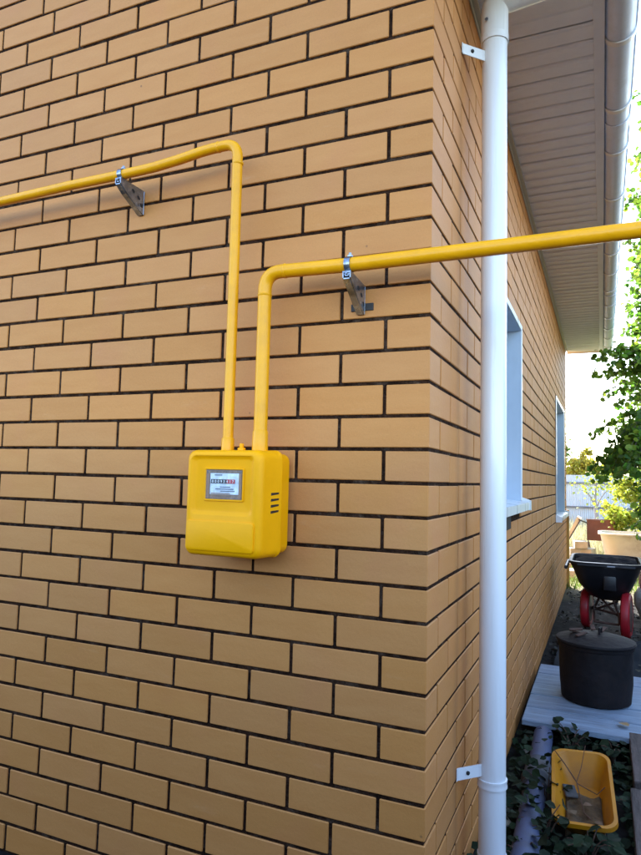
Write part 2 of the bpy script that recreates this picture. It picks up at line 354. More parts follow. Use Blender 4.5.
# eave: soffit panels, trims, fascia
ZS = 1.632
OV = .405
bm = NB(); box(bm, (.001, -.34, ZS + .02), (OV + .03, Y1 + .24, ZS + .05)); soff = obj('soffit', bm, SOFF, house)
PW = .1025
prof = [(0, 0), (.012, -.0), (.018, -.005), (.026, -.005), (.032, 0), (PW - .05, 0.001), (PW - .008, 0.0), (PW - .001, .0015)]
t = NB()
a = [t.verts.new((.012, y, z)) for y, z in prof]; b = [t.verts.new((OV, y, z)) for y, z in prof]
a2 = [t.verts.new((.012, y, z + .0012)) for y, z in prof]; b2 = [t.verts.new((OV, y, z + .0012)) for y, z in prof]
for i in range(len(prof) - 1): t.faces.new((a[i], b[i], b[i + 1], a[i + 1])); t.faces.new((a2[i], a2[i + 1], b2[i + 1], b2[i]))
pm = mesh(t, SOFF, name='soffit_panel')
y = -.33; k = 0
while y + PW < Y1 + .2:
    put('soffit_panel', pm, soff, (0, y, ZS + random.uniform(-.0008, .0008)), rot=(0, random.uniform(-.002, .002), 0)); y += PW + .0006
TRIM = mat('cream soffit trim', (.50, .47, .38), .45, var=.03)
bm = NB(); box(bm, (.002, -.33, ZS - .012), (.024, Y1, ZS - .003), .001); box(bm, (.002, -.33, ZS - .035), (.006, Y1, ZS - .013)); obj('trim', bm, TRIM, soff)
bm = NB(); box(bm, (OV - .006, -.34, ZS - .008), (OV + .034, Y1 + .23, ZS - .001), .001)
box(bm, (OV + .027, -.34, ZS + .0), (OV + .034, Y1 + .23, ZS + .16)); box(bm, (.003, Y1 + .231, ZS - .008), (OV + .034, Y1 + .237, ZS + .16))
obj('fascia', bm, FASC, house)
# roof: two slopes with depth
bm = NB()
ez = ZS + .19; ex = OV + .06; rz = RIDZ + .2; hx = -X0 / 2 + ex
def slope(sgn):
    lx = RIDX + sgn * hx
    q = [(RIDX, rz), (lx, ez - .02), (lx, ez + .02), (RIDX, rz + .05)]
    loft(bm, [[(x, -.3, z) for x, z in q], [(x, Y1 + .26, z) for x, z in q]])
slope(1); slope(-1); obj('roof', bm, ROOF, house)

# ------------------------------------------------------------------ gutter along the eave
gut = thing('roof_gutter', (.5, 3.5, ZS - .03), 'pale half round gutter hung along the outer edge of the eave', 'gutter')
GX, GZ, GR = OV + .034 + .052, ZS + .035, .056
def arc(r, a0, a1, n): return [(GX + r * math.cos(math.radians(a0 + (a1 - a0) * i / n)), GZ + r * math.sin(math.radians(a0 + (a1 - a0) * i / n))) for i in range(n + 1)]
def gprof(r, th, a0=180, a1=360, n=14): return arc(r, a0, a1, n) + arc(r - th, a0, a1, n)[::-1]
bm = NB(); q = gprof(GR, .002); loft(bm, [[(x, -.33, z) for x, z in q], [(x, Y1 + .22, z) for x, z in q]]); tube(bm, [(GX + GR, -.33, GZ), (GX + GR, Y1 + .22, GZ)], .007, 8)
obj('channel', bm, GUT, gut, True)
for y in (-.05, .42, .94, 1.436, 1.853, 2.439, 2.94, 3.442, 3.932, 4.429, 4.93, 5.43, 5.93, 6.43, 6.93):
    bm = NB(); q = gprof(GR + .006, .005); loft(bm, [[(x, y - .013, z) for x, z in q], [(x, y + .013, z) for x, z in q]]); box(bm, (GX - GR - .010, y - .013, GZ - .03), (GX - GR - .0045, y + .013, GZ + .09)); obj('bracket', bm, WHITE, gut, True)
for y in (1.5, 4.5):
    bm = NB(); q = gprof(GR + .004, .0035); loft(bm, [[(x, y + .06, z) for x, z in q], [(x, y + .15, z) for x, z in q]]); obj('coupling', bm, GUT, gut, True)
for y in (-.34, Y1 + .22):
    bm = NB(); q = arc(GR + .001, 180, 360, 14); loft(bm, [[(x, y, z) for x, z in q], [(x, y + .01, z) for x, z in q]]); obj('end_cap', bm, GUT, gut)

# ------------------------------------------------------------------ downpipe on the corner
DX, DY, DR = .092, .478, .0415
dp = thing('downpipe', (DX, DY, G), 'white round downpipe running the full height beside the corner of the brick house', 'downpipe')
bm = NB(); tube(bm, [(DX, DY, G + .12), (DX, DY, -1.005)], DR, 32); tube(bm, [(DX, DY, -1.0), (DX, DY, 1.47)], DR, 32); obj('pipe', bm, WHITE, dp, True)
bm = NB(); tube(bm, [(DX, DY, 1.42), (DX, DY, 1.43), (DX, DY, 1.51)] + bend((DX, DY, 1.5), (DX, DY, 1.555), (GX, DY + .02, GZ - .05), .035)[1:] + [(GX - .03, DY + .018, GZ - .062)], DR + .0035, 32); obj('elbow', bm, WHITE, dp, True)
bm = NB(); tube(bm, [(DX, DY, G + .13)] + bend((DX, DY, G + .13), (DX, DY, G + .09), (DX + .12, DY - .03, G + .03), .03) + [(DX + .12, DY - .03, G + .04)], DR + .003, 24); obj('shoe', bm, WHITE, dp, True)
for z, rz_ in ((1.418, 1.375), (-1.008, -1.0)):
    bm = NB(); lathe(bm, [(DR + .0012, -.012), (DR + .0045, -.012), (DR + .0045, -.006), (DR + .003, 0), (DR + .0045, .006), (DR + .0045, .012), (DR + .0012, .012)], (DX, DY, z), 40); ring = obj('clamp', bm, WHITE, dp, True)
for z in (1.352, -.968):
    cl = NB()
    A_ = V((.004, DY - DR - .052, z)); B_ = V((DX - .028, DY - DR + .012, z)); d_ = (B_ - A_).normalized(); n_ = V((d_.y, -d_.x, 0)) * .0016
    loft(cl, [[A_ - n_ + V((0, 0, -.018)), A_ + n_ + V((0, 0, -.018)), A_ + n_ + V((0, 0, .018)), A_ - n_ + V((0, 0, .018))], [B_ - n_ + V((0, 0, -.018)), B_ + n_ + V((0, 0, -.018)), B_ + n_ + V((0, 0, .018)), B_ - n_ + V((0, 0, .018))]])
    box(cl, (.0015, DY - DR - .062, z - .018), (.0045, DY - DR - .052, z + .018), .0008)
    br = obj('wall_bracket', cl, WHITE, dp)
    s = NB(); lathe(s, [(.006, 0), (.006, .004), (.003, .006)], A_.lerp(B_, .4) + n_, 8, axis=n_); obj('screw', s, BLACK, br)
bm = NB(); lathe(bm, [(.004, 0), (.006, .004)], (DX - .02, DY - DR - .002, 1.47), 8, axis=V((0, -1, 0))); obj('rivet', bm, ZINC, dp)

# ------------------------------------------------------------------ gas pipes
PY = -.10
def pipe_bracket(parent, X, zp, rp, zw, flip):
    """steel arm bolted to the wall that reaches out and clamps the pipe"""
    bm = NB(); hw = .0115
    lo = zw - .045; top = zw + .035
    box(bm, (X - hw, -.0055, lo), (X + hw, -.0015, top), .0012)                      # foot against the wall
    # two tapered cheeks from the wall out to the pipe
    for s in (-1, 1):
        x0 = X + s * hw; x1 = X + s * (hw - .003)
        q = [(-.006, top), (PY - .018, zp - rp - .002), (PY - .018, zp - rp - .020), (PY + .012, zp - rp - .040), (-.006, lo)]
        loft(bm, [[(x0, y, z) for y, z in q], [(x1, y, z) for y, z in q]])
    q = [(-.007, lo + .002), (PY + .013, zp - rp - .040), (PY - .0185, zp - rp - .021)]
    q = q + [(y, z - .003) for y, z in q[::-1]]
    loft(bm, [[(X - hw + .0032, y, z) for y, z in q], [(X + hw - .0032, y, z) for y, z in q]])
    box(bm, (X - hw + .0032, PY - .0175, zp - rp - .006), (X + hw - .0032, PY + .03, zp - rp - .002))
    arm = obj('bracket', bm, ZINC, parent)
    bm = NB(); pts = []
    for i in range(21):
        a = math.radians(i * 18); pts.append((X, PY + math.cos(a) * (rp + .0022), zp + math.sin(a) * (rp + .0022)))
    R = [[bm.verts.new((X + sx * .008, PY + math.cos(a) * rr, zp + math.sin(a) * rr)) for sx, rr in ((-1, rp + .0005), (1, rp + .0005), (1, rp + .0035), (-1, rp + .0035))] for a in [math.radians(i * 15) for i in range(24)]]
    for i in range(24):
        a, b = R[i], R[(i + 1) % 24]
        for k in range(4): bm.faces.new((a[k], a[(k + 1) % 4], b[(k + 1) % 4], b[k]))
    obj('clamp', bm, ZINC, arm, True)
    bm = NB(); lathe(bm, [(.008, -.004), (.008, .004), (.004, .0045), (.004, .011)], (X, PY - .012, zp - rp - .01), 6, axis=V((0, -1, .2))); obj('bolt', bm, ZINC, arm)
    bm = NB(); lathe(bm, [(.008, 0), (.008, .005), (.004, .0055), (.004, .012)], (X, PY + .004, zp + rp + .003), 6); obj('bolt', bm, ZINC, arm)
    bm = NB(); xr = X + hw
    for cy_, cz_ in ((-.016, zw - .018), (-.032, zw + .002), (-.058, zw + .014)):
        q = [(cy_ + .007 * math.cos(a) * (1.0), cz_ + .0055 * math.sin(a) + .3 * .007 * -math.cos(a)) for a in [k * math.pi / 5 for k in range(10)]]
        loft(bm, [[(xr - .001, y, z) for y, z in q], [(xr + .0006, y, z) for y, z in q]])
    obj('slot', bm, BLACK, arm)
# pipe coming from the left, dropping to the meter
gp = thing('gas_pipe', (-.551, PY, -.012), 'thin yellow gas pipe coming from the left edge and dropping to the meter', 'pipe', 'yellow gas pipes')
bm = NB(); a = [(-3.2, PY, .856), (-1.52, PY, .860), (-1.2, PY, .866), (-.987, PY, .866), (-.86, PY, .868), (-.76, PY, .876), (-.68, PY, .886), (-.64, PY, .8885)]
pts = [V(p) for p in a] + bend((-.68, PY, .888), (-.553, PY, .890), (-.551, PY, .5), .045)
tube(bm, pts + [(-.551, PY, .4), (-.551, PY, .0)],   .0150, 18); obj('pipe', bm, YEL, gp, True)
for c, ax in (((-.551, PY, .826), V((0, 0, 1))), ((-.62, PY, .889), V((1, 0, .02)))):
    bm = NB(); lathe(bm, [(.0148, -.004), (.0162, -.002), (.0164, .002), (.0148, .004)], c, 18, axis=ax); obj('weld', bm, YEL, gp, True)
bm = NB(); lathe(bm, [(.0152, .026), (.0178, .022), (.0182, -.008), (.0182, -.012)], (-.551, PY, .0), 20); obj('union', bm, YEL, gp, True)
pipe_bracket(gp, -.978, .866,   .0150, .815, 1)
# pipe leaving the meter upward and running right past the corner
gp2 = thing('gas_pipe', (-.448, PY, -.012), 'thicker yellow gas pipe rising from meter and crossing in front of the downpipe', 'pipe', 'yellow gas pipes')
bm = NB(); pts = [V((-.448, PY, .0)), V((-.448, PY, .25))] + bend((-.448, PY, .3), (-.448, PY, .489), (0, PY, .486), .05) + [V((-.2, PY, .484)), V((.1, PY, .4845)), V((.5, PY, .4865)), V((1.2, PY, .49)), V((6, PY, .5))]
tube(bm, pts,   .0190, 20); obj('pipe', bm, YEL, gp2, True)
for c, ax in (((-.448, PY, .425), V((0, 0, 1))), ((-.386, PY, .4885), V((1, 0, 0)))):
    bm = NB(); lathe(bm, [(.0188, -.004), (.0202, -.002), (.0204, .002), (.0188, .004)], c, 20, axis=ax); obj('weld', bm, YEL, gp2, True)
bm = NB(); lathe(bm, [(.0192, .045), (.0212, .041), (.0220, .0), (.0220, -.012)], (-.448, PY, .0), 22); obj('union', bm, YEL, gp2, True)
pipe_bracket(gp2, -.196, .484,   .0190, .418, 1)
bm = NB(); box(bm, (-.226, -.0032, .384), (-.160, .004, .405), .001); obj('packing_plate', bm, mat('dark packing plate', (.035, .03, .028), .7), gp2)
bm = NB(); box(bm, (5.95, PY - .03, G), (6.05, PY + .03, .6), .004); post = obj('post', bm, YEL, gp2)

# ------------------------------------------------------------------ gas meter
MX0, MX1, MZ0, MZ1, MYF = -.634, -.393, -.299, -.010, -.182
mt = thing('gas_meter', ((MX0 + MX1) / 2, 0, MZ0), 'yellow gas meter box with small counter window hung on the brick wall under two pipes', 'gas meter')
cxm, czm = (MX0 + MX1) / 2, (MZ0 + MZ1) / 2; Wm, Hm = MX1 - MX0, MZ1 - MZ0
def ringxz(w_, h_, r, y, cx=cxm, cz=czm, n=6): return [(cx + a, y, cz + b) for a, b in rrect(w_, h_, r, n)]
bm = NB()     # front cover, deep pressed shell with round shoulders
loft(bm, [ringxz(Wm + .004, Hm + .004, .024, -.070), ringxz(Wm + .004, Hm + .004, .024, -.076), ringxz(Wm - .001, Hm - .001, .024, -.080), ringxz(Wm - .004, Hm - .004, .024, MYF + .022), ringxz(Wm - .008, Hm - .008, .024, MYF + .010), ringxz(Wm - .018, Hm - .018, .022, MYF + .003), ringxz(Wm - .030, Hm - .030, .020, MYF + .0005), ringxz(Wm - .036, Hm - .036, .018, MYF), ringxz(.196, .164, .016, MYF, -.5165, -.107), ringxz(.188, .156, .014, MYF + .002, -.5165, -.107), ringxz(.176, .144, .010, MYF + .008, -.5165, -.107), ringxz(.168, .136, .008, MYF + .0088, -.5165, -.107)])
body = obj('front_cover', bm, YEL2, mt, True)
bm = NB(); loft(bm, [ringxz(Wm - .02, Hm - .03, .02, -.012), ringxz(Wm - .006, Hm - .012, .024, -.020), ringxz(Wm - .006, Hm - .012, .024, -.0695)]); obj('back_cover', bm, YEL2, mt, True)
bm = NB(); box(bm, (MX0 + .04, -.012, MZ0 + .05), (MX1 - .04, -.0015, MZ1 - .05), .003); obj('mounting_plate', bm, ZINC, mt)
# raised surround with a sunken field round the window, and the raised lower panel
def frame_xz(bm, w0, h0, r0, w1, h1, r1, yb, yf, cx, cz, n=6):
    A = ringxz(w0, h0, r0, yb, cx, cz, n); B = ringxz(w0 - .003, h0 - .003, r0, yf, cx, cz, n); D = ringxz(w1 + .003, h1 + .003, r1, yf, cx, cz, n); E_ = ringxz(w1, h1, r1, yb, cx, cz, n)
    R = [[bm.verts.new(p) for p in q] for q in (A, B, D, E_)]; k = len(A)
    for q in range(3):
        for i in range(k): bm.faces.new((R[q][i], R[q][(i + 1) % k], R[q + 1][(i + 1) % k], R[q + 1][i]))
fcx, fcz = -.5165, -.107
bm = NB(); loft(bm, [ringxz(.208, .078, .010, MYF + .002, fcx, -.242), ringxz(.208, .078, .010, MYF - .004, fcx, -.242), ringxz(.203, .073, .009, MYF - .0055, fcx, -.242)]); obj('lower_panel', bm, YEL2, mt, True)
MYW = MYF + .0085
wx, wz, ww, wh = -.5125, -.105, .112, .078
bm = NB(); frame_xz(bm, ww + .012, wh + .012, .004, ww, wh, .002, MYW, MYW - .0035, wx, wz, 3); fr = obj('window_frame', bm, YEL2, mt, True)
bm = NB(); box(bm, (wx - ww / 2, MYW - .0012, wz - wh / 2), (wx + ww / 2, MYW - .0004, wz + wh / 2)); ctr = obj('counter', bm, mat('brown counter well', (.20, .12, .075), .5, var=.35, vscale=70), mt)
bm = NB(); box(bm, (wx - .043, MYW - .00128, wz - .026), (wx + .046, MYW - .0012, wz + .030)); obj('scale_plate', bm, mat('white counter plate', (.66, .72, .80), .4, var=.2, vscale=50), ctr)
INK = mat('black print', (.015, .015, .018), .5); RED = mat('red print', (.45, .02, .03), .5); GRY = mat('grey print', (.12, .14, .18), .5); BRN = mat('brown print', (.28, .14, .07), .5)
bm = NB(); box(bm, (wx - .040, MYW - .0030, wz + .003), (wx + .0085, MYW - .0013, wz + .014)); obj('digit_strip', bm, INK, ctr)
bm = NB(); box(bm, (wx + .0090, MYW - .0030, wz + .003), (wx + .034, MYW - .0013, wz + .014)); obj('decimal_strip', bm, RED, ctr)
for k in range(8):
    x = wx - .034 + k * .0088 + (.001 if k > 4 else 0)
    cu = bpy.data.curves.new('digit', 'FONT'); cu.body = '00093417'[k]; cu.size = .0105; cu.align_x = 'CENTER'; cu.extrude = .0002; to = bpy.data.objects.new('tmp', cu); C.objects.link(to)
    dg = bpy.context.evaluated_depsgraph_get(); me = bpy.data.meshes.new_from_object(to.evaluated_get(dg)); bpy.data.objects.remove(to)
    me.materials.clear(); me.materials.append(PVC); o = put('digit', me, ctr, (x, MYW - .0034, wz + .0047)); o.rotation_euler = (math.pi / 2, 0, 0)
bm = NB()
for z, x0, x1 in ((-.008, -.012, .02), (-.0135, -.026, .03), (-.019, -.010, .034), (.024, -.03, -.006)): box(bm, (wx + x0, MYW - .0020, wz + z), (wx + x1, MYW - .0013, wz + z + .0028))
obj('fine_print', bm, GRY, ctr)
bm = NB()
for z in (-.035, -.030, -.025): box(bm, (wx - .040, MYW - .0020, wz + z), (wx + .02, MYW - .0013, wz + z + .0022))
box(bm, (wx - .054, MYW - .0024, wz - .037), (wx - .045, MYW - .0013, wz + .028)); box(bm, (wx + .046, MYW - .0024, wz - .037), (wx + .054, MYW - .0013, wz + .03))
obj('inner_edge', bm, BRN, ctr)
gl = mat('clear cover', (.8, .85, .9), .06, var=.05, vscale=40); gl.node_tree.nodes['Principled BSDF'].inputs['Alpha'].default_value = .03
bm = NB(); box(bm, (wx - ww / 2, MYW - .0046, wz - wh / 2), (wx + ww / 2, MYW - .0040, wz + wh / 2)); obj('pane', bm, gl, ctr)
for k in range(4):      # vents in the right cheek
    z = -.127 - k * .0160
    bm = NB(); xr = MX1 - .0005; q = [(-.128, z - .0042), (-.084, z - .001), (-.082, z + .004), (-.127, z + .003)]
    loft(bm, [[(xr, y, zz) for y, zz in q], [(xr + .0012 - .0022, y, zz) for y, zz in q]]); obj('vent', bm, INK, mt)
bm = NB(); lathe(bm, [(.011, 0), (.011, .008), (.006, .010), (.006, .020), (.003, .021)], (-.500, -.11, MZ1 - .002), 10); obj('plug', bm, YEL2, mt)
# ------------------------------------------------------------------ whitish plank walkway
PLK = mat('weathered whitewashed plank', (.25, .33, .43), .7, var=.16, vscale=3, stretch=(1, 10, 6), bump=.4, bscale=30, dirt=(.14, .13, .12), dscale=5, damt=.6, rand=.10)
deck = thing('plank_walkway', (.8, 2.35, G), 'low walkway of whitewashed planks lying beside the house under the black pot', 'walkway')
PT = -1.25; ye = [1.80, 2.015, 2.235, 2.455, 2.68, 2.90]
for a, b in zip(ye, ye[1:]):
    sk = random.uniform(-.006, .006); bm = NB(); box(bm, (.035, a + .004, PT - .03), (2.3, b - .004, PT + random.uniform(-.003, .003)), .003)
    for v in bm.verts:
        v.co.y += sk * v.co.x + .055 * (v.co.x - .03) * 0 - .04 * (v.co.x)  ; v.co.z += math.sin(v.co.x * 3 + a * 9) * .0015
    obj('plank', bm, PLK, deck)
for x in (.3, 1.2, 2.1):
    bm = NB(); box(bm, (x - .03, 1.84, G - .02), (x + .03, 2.78, PT - .033), .003); obj('bearer', bm, mat('dark wood', (.06, .045, .035), .9, bump=.5), deck)
# ------------------------------------------------------------------ black pot on the walkway
POT = mat('black burnt steel', (.010, .008, .009), .7, var=.3, vscale=9, bump=.5, bscale=25, dirt=(.022, .013, .010), dscale=6, damt=.6, spec=.25)
px, py = .372, 2.30
pot = thing('steel_pot', (px, py, PT), 'squat black sooty steel pot standing on the whitewashed planks', 'pot')
bm = NB(); lathe(bm, [(.168, .001), (.178, .008), (.186, .10), (.189, .20), (.190, .285), (.199, .29), (.201, .302), (.196, .306), (.184, .304), (.18, .296)], (px, py, PT), 40, jit=.0012); obj('drum', bm, POT, pot, True)
bm = NB(); lathe(bm, [(.204, .0), (.207, .008), (.203, .016), (.17, .024), (.12, .038), (.06, .046), (.02, .048)], (px, py, PT + .307), 40, jit=.001); lid = obj('lid', bm, POT, pot, True)
bm = NB(); tube(bm, [(px + .02, py - .035, PT + .345), (px + .02, py - .03, PT + .385), (px + .03, py + .03, PT + .385), (px + .03, py + .035, PT + .345)], .006, 8); obj('handle', bm, POT, lid, True)
RUST = mat('rusty brown scrap', (.09, .045, .03), .85, var=.3, vscale=20, bump=.5)
for k in range(5):
    a = random.uniform(0, 6.28); x = px + math.cos(a) * .1; y = py + math.sin(a) * .1
    bm = NB(); box(bm, (-.035, -.012, 0), (.035, .012, .008), .002, mat=Matrix.Translation((x, y, PT + .347 + k * .004)) @ Euler((random.uniform(-.2, .2), random.uniform(-.2, .2), a), 'XYZ').to_matrix().to_4x4()); tag(obj('scrap_chip', bm, RUST), ['flat rusty chip lying left on the pot lid', 'flat rusty chip lying at the back of the pot lid', 'flat rusty chip near the handle of the pot lid', 'small brown chip at the rim of the pot lid', 'topmost brown chip on the pot lid'][k], 'chip', 'rusty chips on the pot lid')

# ------------------------------------------------------------------ garden cart
TUB = mat('black plastic', (.012, .012, .016), .4, var=.2, dirt=(.03, .028, .03), dscale=5, damt=.5)
REDP = mat('red enamel', (.42, .010, .020), .45, var=.15, dirt=(.13, .02, .02), dscale=9, damt=.5)
STEEL = mat('dull brown steel', (.13, .075, .06), .6, metal=.3, var=.3)
ccx, ccy = .435, 4.60
cart = thing('garden_cart', (ccx, ccy, G), 'black tub garden cart with two red wheels and steel axle frame, behind the pot', 'garden cart')
bm = NB()
def rr(cx, cy, w_, d_, r, z): return [(cx + a, cy + b, z) for a, b in rrect(w_, d_, r, 5)]
out = [rr(ccx + .03, ccy, .18, .22, .07, -1.06), rr(ccx + .015, ccy, .30, .40, .10, -1.02), rr(ccx, ccy, .42, .58, .11, -.92), rr(ccx, ccy, .51, .70, .11, -.80), rr(ccx, ccy, .535, .74, .11, -.745), rr(ccx, ccy, .57, .78, .12, -.742), rr(ccx, ccy, .575, .785, .12, -.722), rr(ccx, ccy, .53, .74, .11, -.720), rr(ccx, ccy, .50, .68, .10, -.80), rr(ccx, ccy, .40, .56, .10, -.92), rr(ccx + .015, ccy, .26, .36, .09, -1.0)]
loft(bm, out); obj('tub', bm, TUB, cart, True)
bm = NB(); bmesh.ops.create_grid(bm, x_segments=10, y_segments=12, size=1)
for v in bm.verts: v.co = V((ccx + v.co.x * .245, ccy + v.co.y * .345, -.735 + .03 * (1 - max(abs(v.co.x), abs(v.co.y))) + random.uniform(-.012, .012)))
tag(obj('rubbish_bag', bm, mat('black bag film', (.010, .010, .014), .9, bump=.3, bscale=12, spec=.05), smooth=True), 'crumpled black bag filling the tub of the garden cart', 'bag')
bm = NB(); box(bm, (ccx - .015, ccy - .366, -.765), (ccx + .075, ccy - .360, -.738), .001); box(bm, (ccx - .22, ccy - .398, -.752), (ccx + .22, ccy - .385, -.735), .003); obj('rim_bar', bm, TUB, cart)
bm = NB(); box(bm, (ccx + .01, ccy - .401, -.748), (ccx + .07, ccy - .399, -.737)); obj('label_plate', bm, mat('pale grey label', (.35, .36, .4), .5), cart)
bm = NB(); box(bm, (ccx - .02, ccy - .335, -.95), (ccx + .08, ccy - .3, -.82), .012, seg=2); obj('rib', bm, TUB, cart, True)
for s, wy, r in ((-1, 4.72, .175), (1, 4.40, .19)):
    x = ccx + s * .157
    wc = V((x, wy, G + r + .002))
    bm = NB(); lathe(bm, [(r * .70, -.03), (r * .88, -.036), (r * .97, -.026), (r, 0), (r * .97, .026), (r * .88, .036), (r * .70, .03)], wc, 36, axis=V((1, -.12, 0))); wh_ = obj('wheel', bm, REDP, cart, True)
    bm = NB(); lathe(bm, [(.03, -.045), (.045, -.04), (.05, -.037), (r * .68, -.034), (r * .68, .034), (.05, .037), (.045, .04), (.03, .045)], wc, 24, axis=V((1, -.12, 0))); obj('rim', bm, STEEL, wh_, True)
bm = NB(); z = G + .17
tube(bm, [(ccx - .13, 4.72, z + .01), (ccx + .13, 4.42, z + .015)], .012, 8)
for a, b in (((-.10, 4.68, z), (-.04, 4.62, -1.03)), ((.10, 4.44, z), (.05, 4.5, -1.03)), ((-.10, 4.66, z), (.09, 4.47, -1.06)), ((.09, 4.47, z), (-.06, 4.6, -1.04)), ((-.09, 4.45, z - .06), (.1, 4.4, z - .06)), ((-.09, 4.45, z - .06), (-.10, 4.66, z + .03)), ((.1, 4.4, z - .06), (.10, 4.44, z + .03))):
    tube(bm, [(ccx + a[0], a[1], a[2]), (ccx + b[0], b[1], b[2])], .010, 8)
obj('frame', bm, STEEL, cart, True)
bm = NB()
for s in (-1, 1): tube(bm, [(ccx + s * .20, 4.85, -.95), (ccx + s * .29, 4.9, -.80), (ccx + s * .305, 4.6, -.76), (ccx + s * .31, 4.28, -.78)], .016, 8)
obj('handle', bm, TUB, cart, True)
bm = NB()
for s in (-1, 1): tube(bm, [(ccx + s * .13, 4.9, -1.0), (ccx + s * .14, 4.95, G + .01)], .012, 8)
obj('leg', bm, STEEL, cart, True)
# pale sack right of the cart
SACK = mat('pale woven sack', (.52, .50, .46), .8, var=.15, bump=.6, bscale=40)
def lump(name, c, sz, m, label, cat, seed, group=None, sub=2, amp=.22):
    r = random.Random(seed); t = NB(); bmesh.ops.create_icosphere(t, subdivisions=sub, radius=1)
    ph = [r.uniform(0, 6) for _ in range(6)]
    for v in t.verts:
        d = 1 + amp * (math.sin(v.co.x * 3 + ph[0]) * math.sin(v.co.y * 3.4 + ph[1]) + .6 * math.sin(v.co.z * 5 + ph[2] + v.co.x * 2)); v.co = V((v.co.x * d * sz[0], v.co.y * d * sz[1], max(-.75, v.co.z * d) * sz[2]))
        v.co += V(c) + V((0, 0, .75 * sz[2]))
    return tag(obj(name, t, m, smooth=sub > 1), label, cat, group)
lump('sack', (.86, 4.95, G), (.16, .2, .26), SACK, 'pale woven sack slumped on the ground right of the garden cart', 'sack', 3, sub=3)
bm = NB(); q = [(0, 0), (.3, .03), (.33, .22), (.02, .2)]
loft(bm, [[(.72 + x, 4.95 + y * .2, G + .35 + y) for x, y in q], [(.72 + x, 5.25 + y * .2, G + .36 + y) for x, y in q]]); tag(obj('crate', bm, mat('dull red crate', (.22, .03, .025), .6)), 'dull red crate lying tipped behind the pale sack', 'crate')

# ------------------------------------------------------------------ yellow basin with debris, lower right
OR = mat('orange yellow plastic', (.52, .20, .003), .45, var=.08, vscale=6, dirt=(.30, .12, .02), dscale=5, damt=.6)
def basin():
    T = Matrix.Translation((.340, 1.09, G + .03)) @ Euler((math.radians(15), math.radians(-3), math.radians(3)), 'XYZ').to_matrix().to_4x4()
    b = thing('plastic_basin', (.345, 1.14, G), 'broken orange yellow plastic basin lying tilted among the weeds, debris inside', 'basin')
    Wb, Lb, Hb = .200, .39, .110
    def ring(w_, l_, r, z): return [T @ V((x, y, z)) for x, y in rrect(w_, l_, r, 6)]
    bm = NB(); loft(bm, [ring(Wb - .09, Lb - .14, .035, 0), ring(Wb - .07, Lb - .12, .04, .006), ring(Wb - .014, Lb - .014, .045, Hb), ring(Wb + .012, Lb + .012, .05, Hb + .002), ring(Wb + .014, Lb + .014, .05, Hb - .008), ring(Wb + .02, Lb + .02, .05, Hb - .008), ring(Wb + .018, Lb + .018, .05, Hb + .008), ring(Wb - .006, Lb - .006, .045, Hb + .008), ring(Wb - .020, Lb - .020, .04, Hb - .004), ring(Wb - .078, Lb - .13, .04, .012), ring(Wb - .10, Lb - .15, .03, .010)])
    obj('shell', bm, OR, b, True)
    bm = NB(); bmesh.ops.create_grid(bm, x_segments=14, y_segments=20, size=1)
    for v in bm.verts:
        u_, w_ = v.co.x, v.co.y; edge = max(abs(u_), abs(w_)) > .93
        v.co = T @ V((u_ * .068, -.045 + w_ * .105, (.018 if edge else .034 + .020 * max(0, -w_) + .007 * math.sin(u_ * 5 + w_ * 3) + random.uniform(-.003, .004))))
    obj('silt', bm, mat('brown silt', (.13, .075, .030), .9, var=.3, vscale=18, bump=.8), b, True)
    return T
TB = basin()
bm = NB(); box(bm, (-.026, -.030, 0), (.022, .026, .010), .003, mat=TB @ Matrix.Translation((-.045, .05, .045)) @ Euler((.2, .25, .3)).to_matrix().to_4x4()); tag(obj('slate_chip', bm, mat('grey slate', (.08, .075, .07), .8, bump=.4)), 'grey flat chip lying in the basin on its silt', 'stone')
TWIG = mat('dead twig', (.10, .05, .03), .9)
bm = NB(); tube(bm, [TB @ V(p) for p in ((-.10, .17, .135), (-.06, .12, .11), (-.02, .05, .09), (.0, -.06, .05), (.05, -.12, .045))], [.0016, .002, .0024, .0024, .0018], 6)
tube(bm, [TB @ V(p) for p in ((.02, .19, .15), (.0, .11, .11), (-.02, .05, .09))], .0014, 5); tube(bm, [TB @ V(p) for p in ((-.02, .05, .085), (.05, .02, .07), (.08, .04, .09))], .0018, 5); tag(obj('twig', bm, TWIG), 'dead forked twig lying across the inside of the basin', 'twig')
for k, (x, y, a) in enumerate(((-.03, -.09, .5), (.03, -.03, 2.0), (.035, -.11, 4.0))):
    bm = NB(); o_ = TB @ V((x, y, .062))
    q = [(-.3, .2), (-.42, .55), (0, 1), (.42, .55), (.3, .2), (0, 0)]
    vs_ = [bm.verts.new(o_ + Matrix.Rotation(a, 3, 'Z') @ V((p[0] * .035, p[1] * .035, abs(p[0]) * .012))) for p in q]; bm.faces.new(vs_)
    e_ = bmesh.ops.extrude_face_region(bm, geom=bm.faces[:]); [setattr(v, 'co', v.co - V((0, 0, .0006))) for v in e_['geom'] if isinstance(v, bmesh.types.BMVert)]
    tag(obj('dead_leaf', bm, mat('dead brown leaf', (.17, .10, .05), .8, rand=.3)), ['dead brown leaf at the left front inside the yellow basin', 'dead brown leaf in the middle of the silt of the yellow basin', 'dead brown leaf at the right front corner inside the yellow basin'][k], 'leaf', 'dead leaves in the basin')
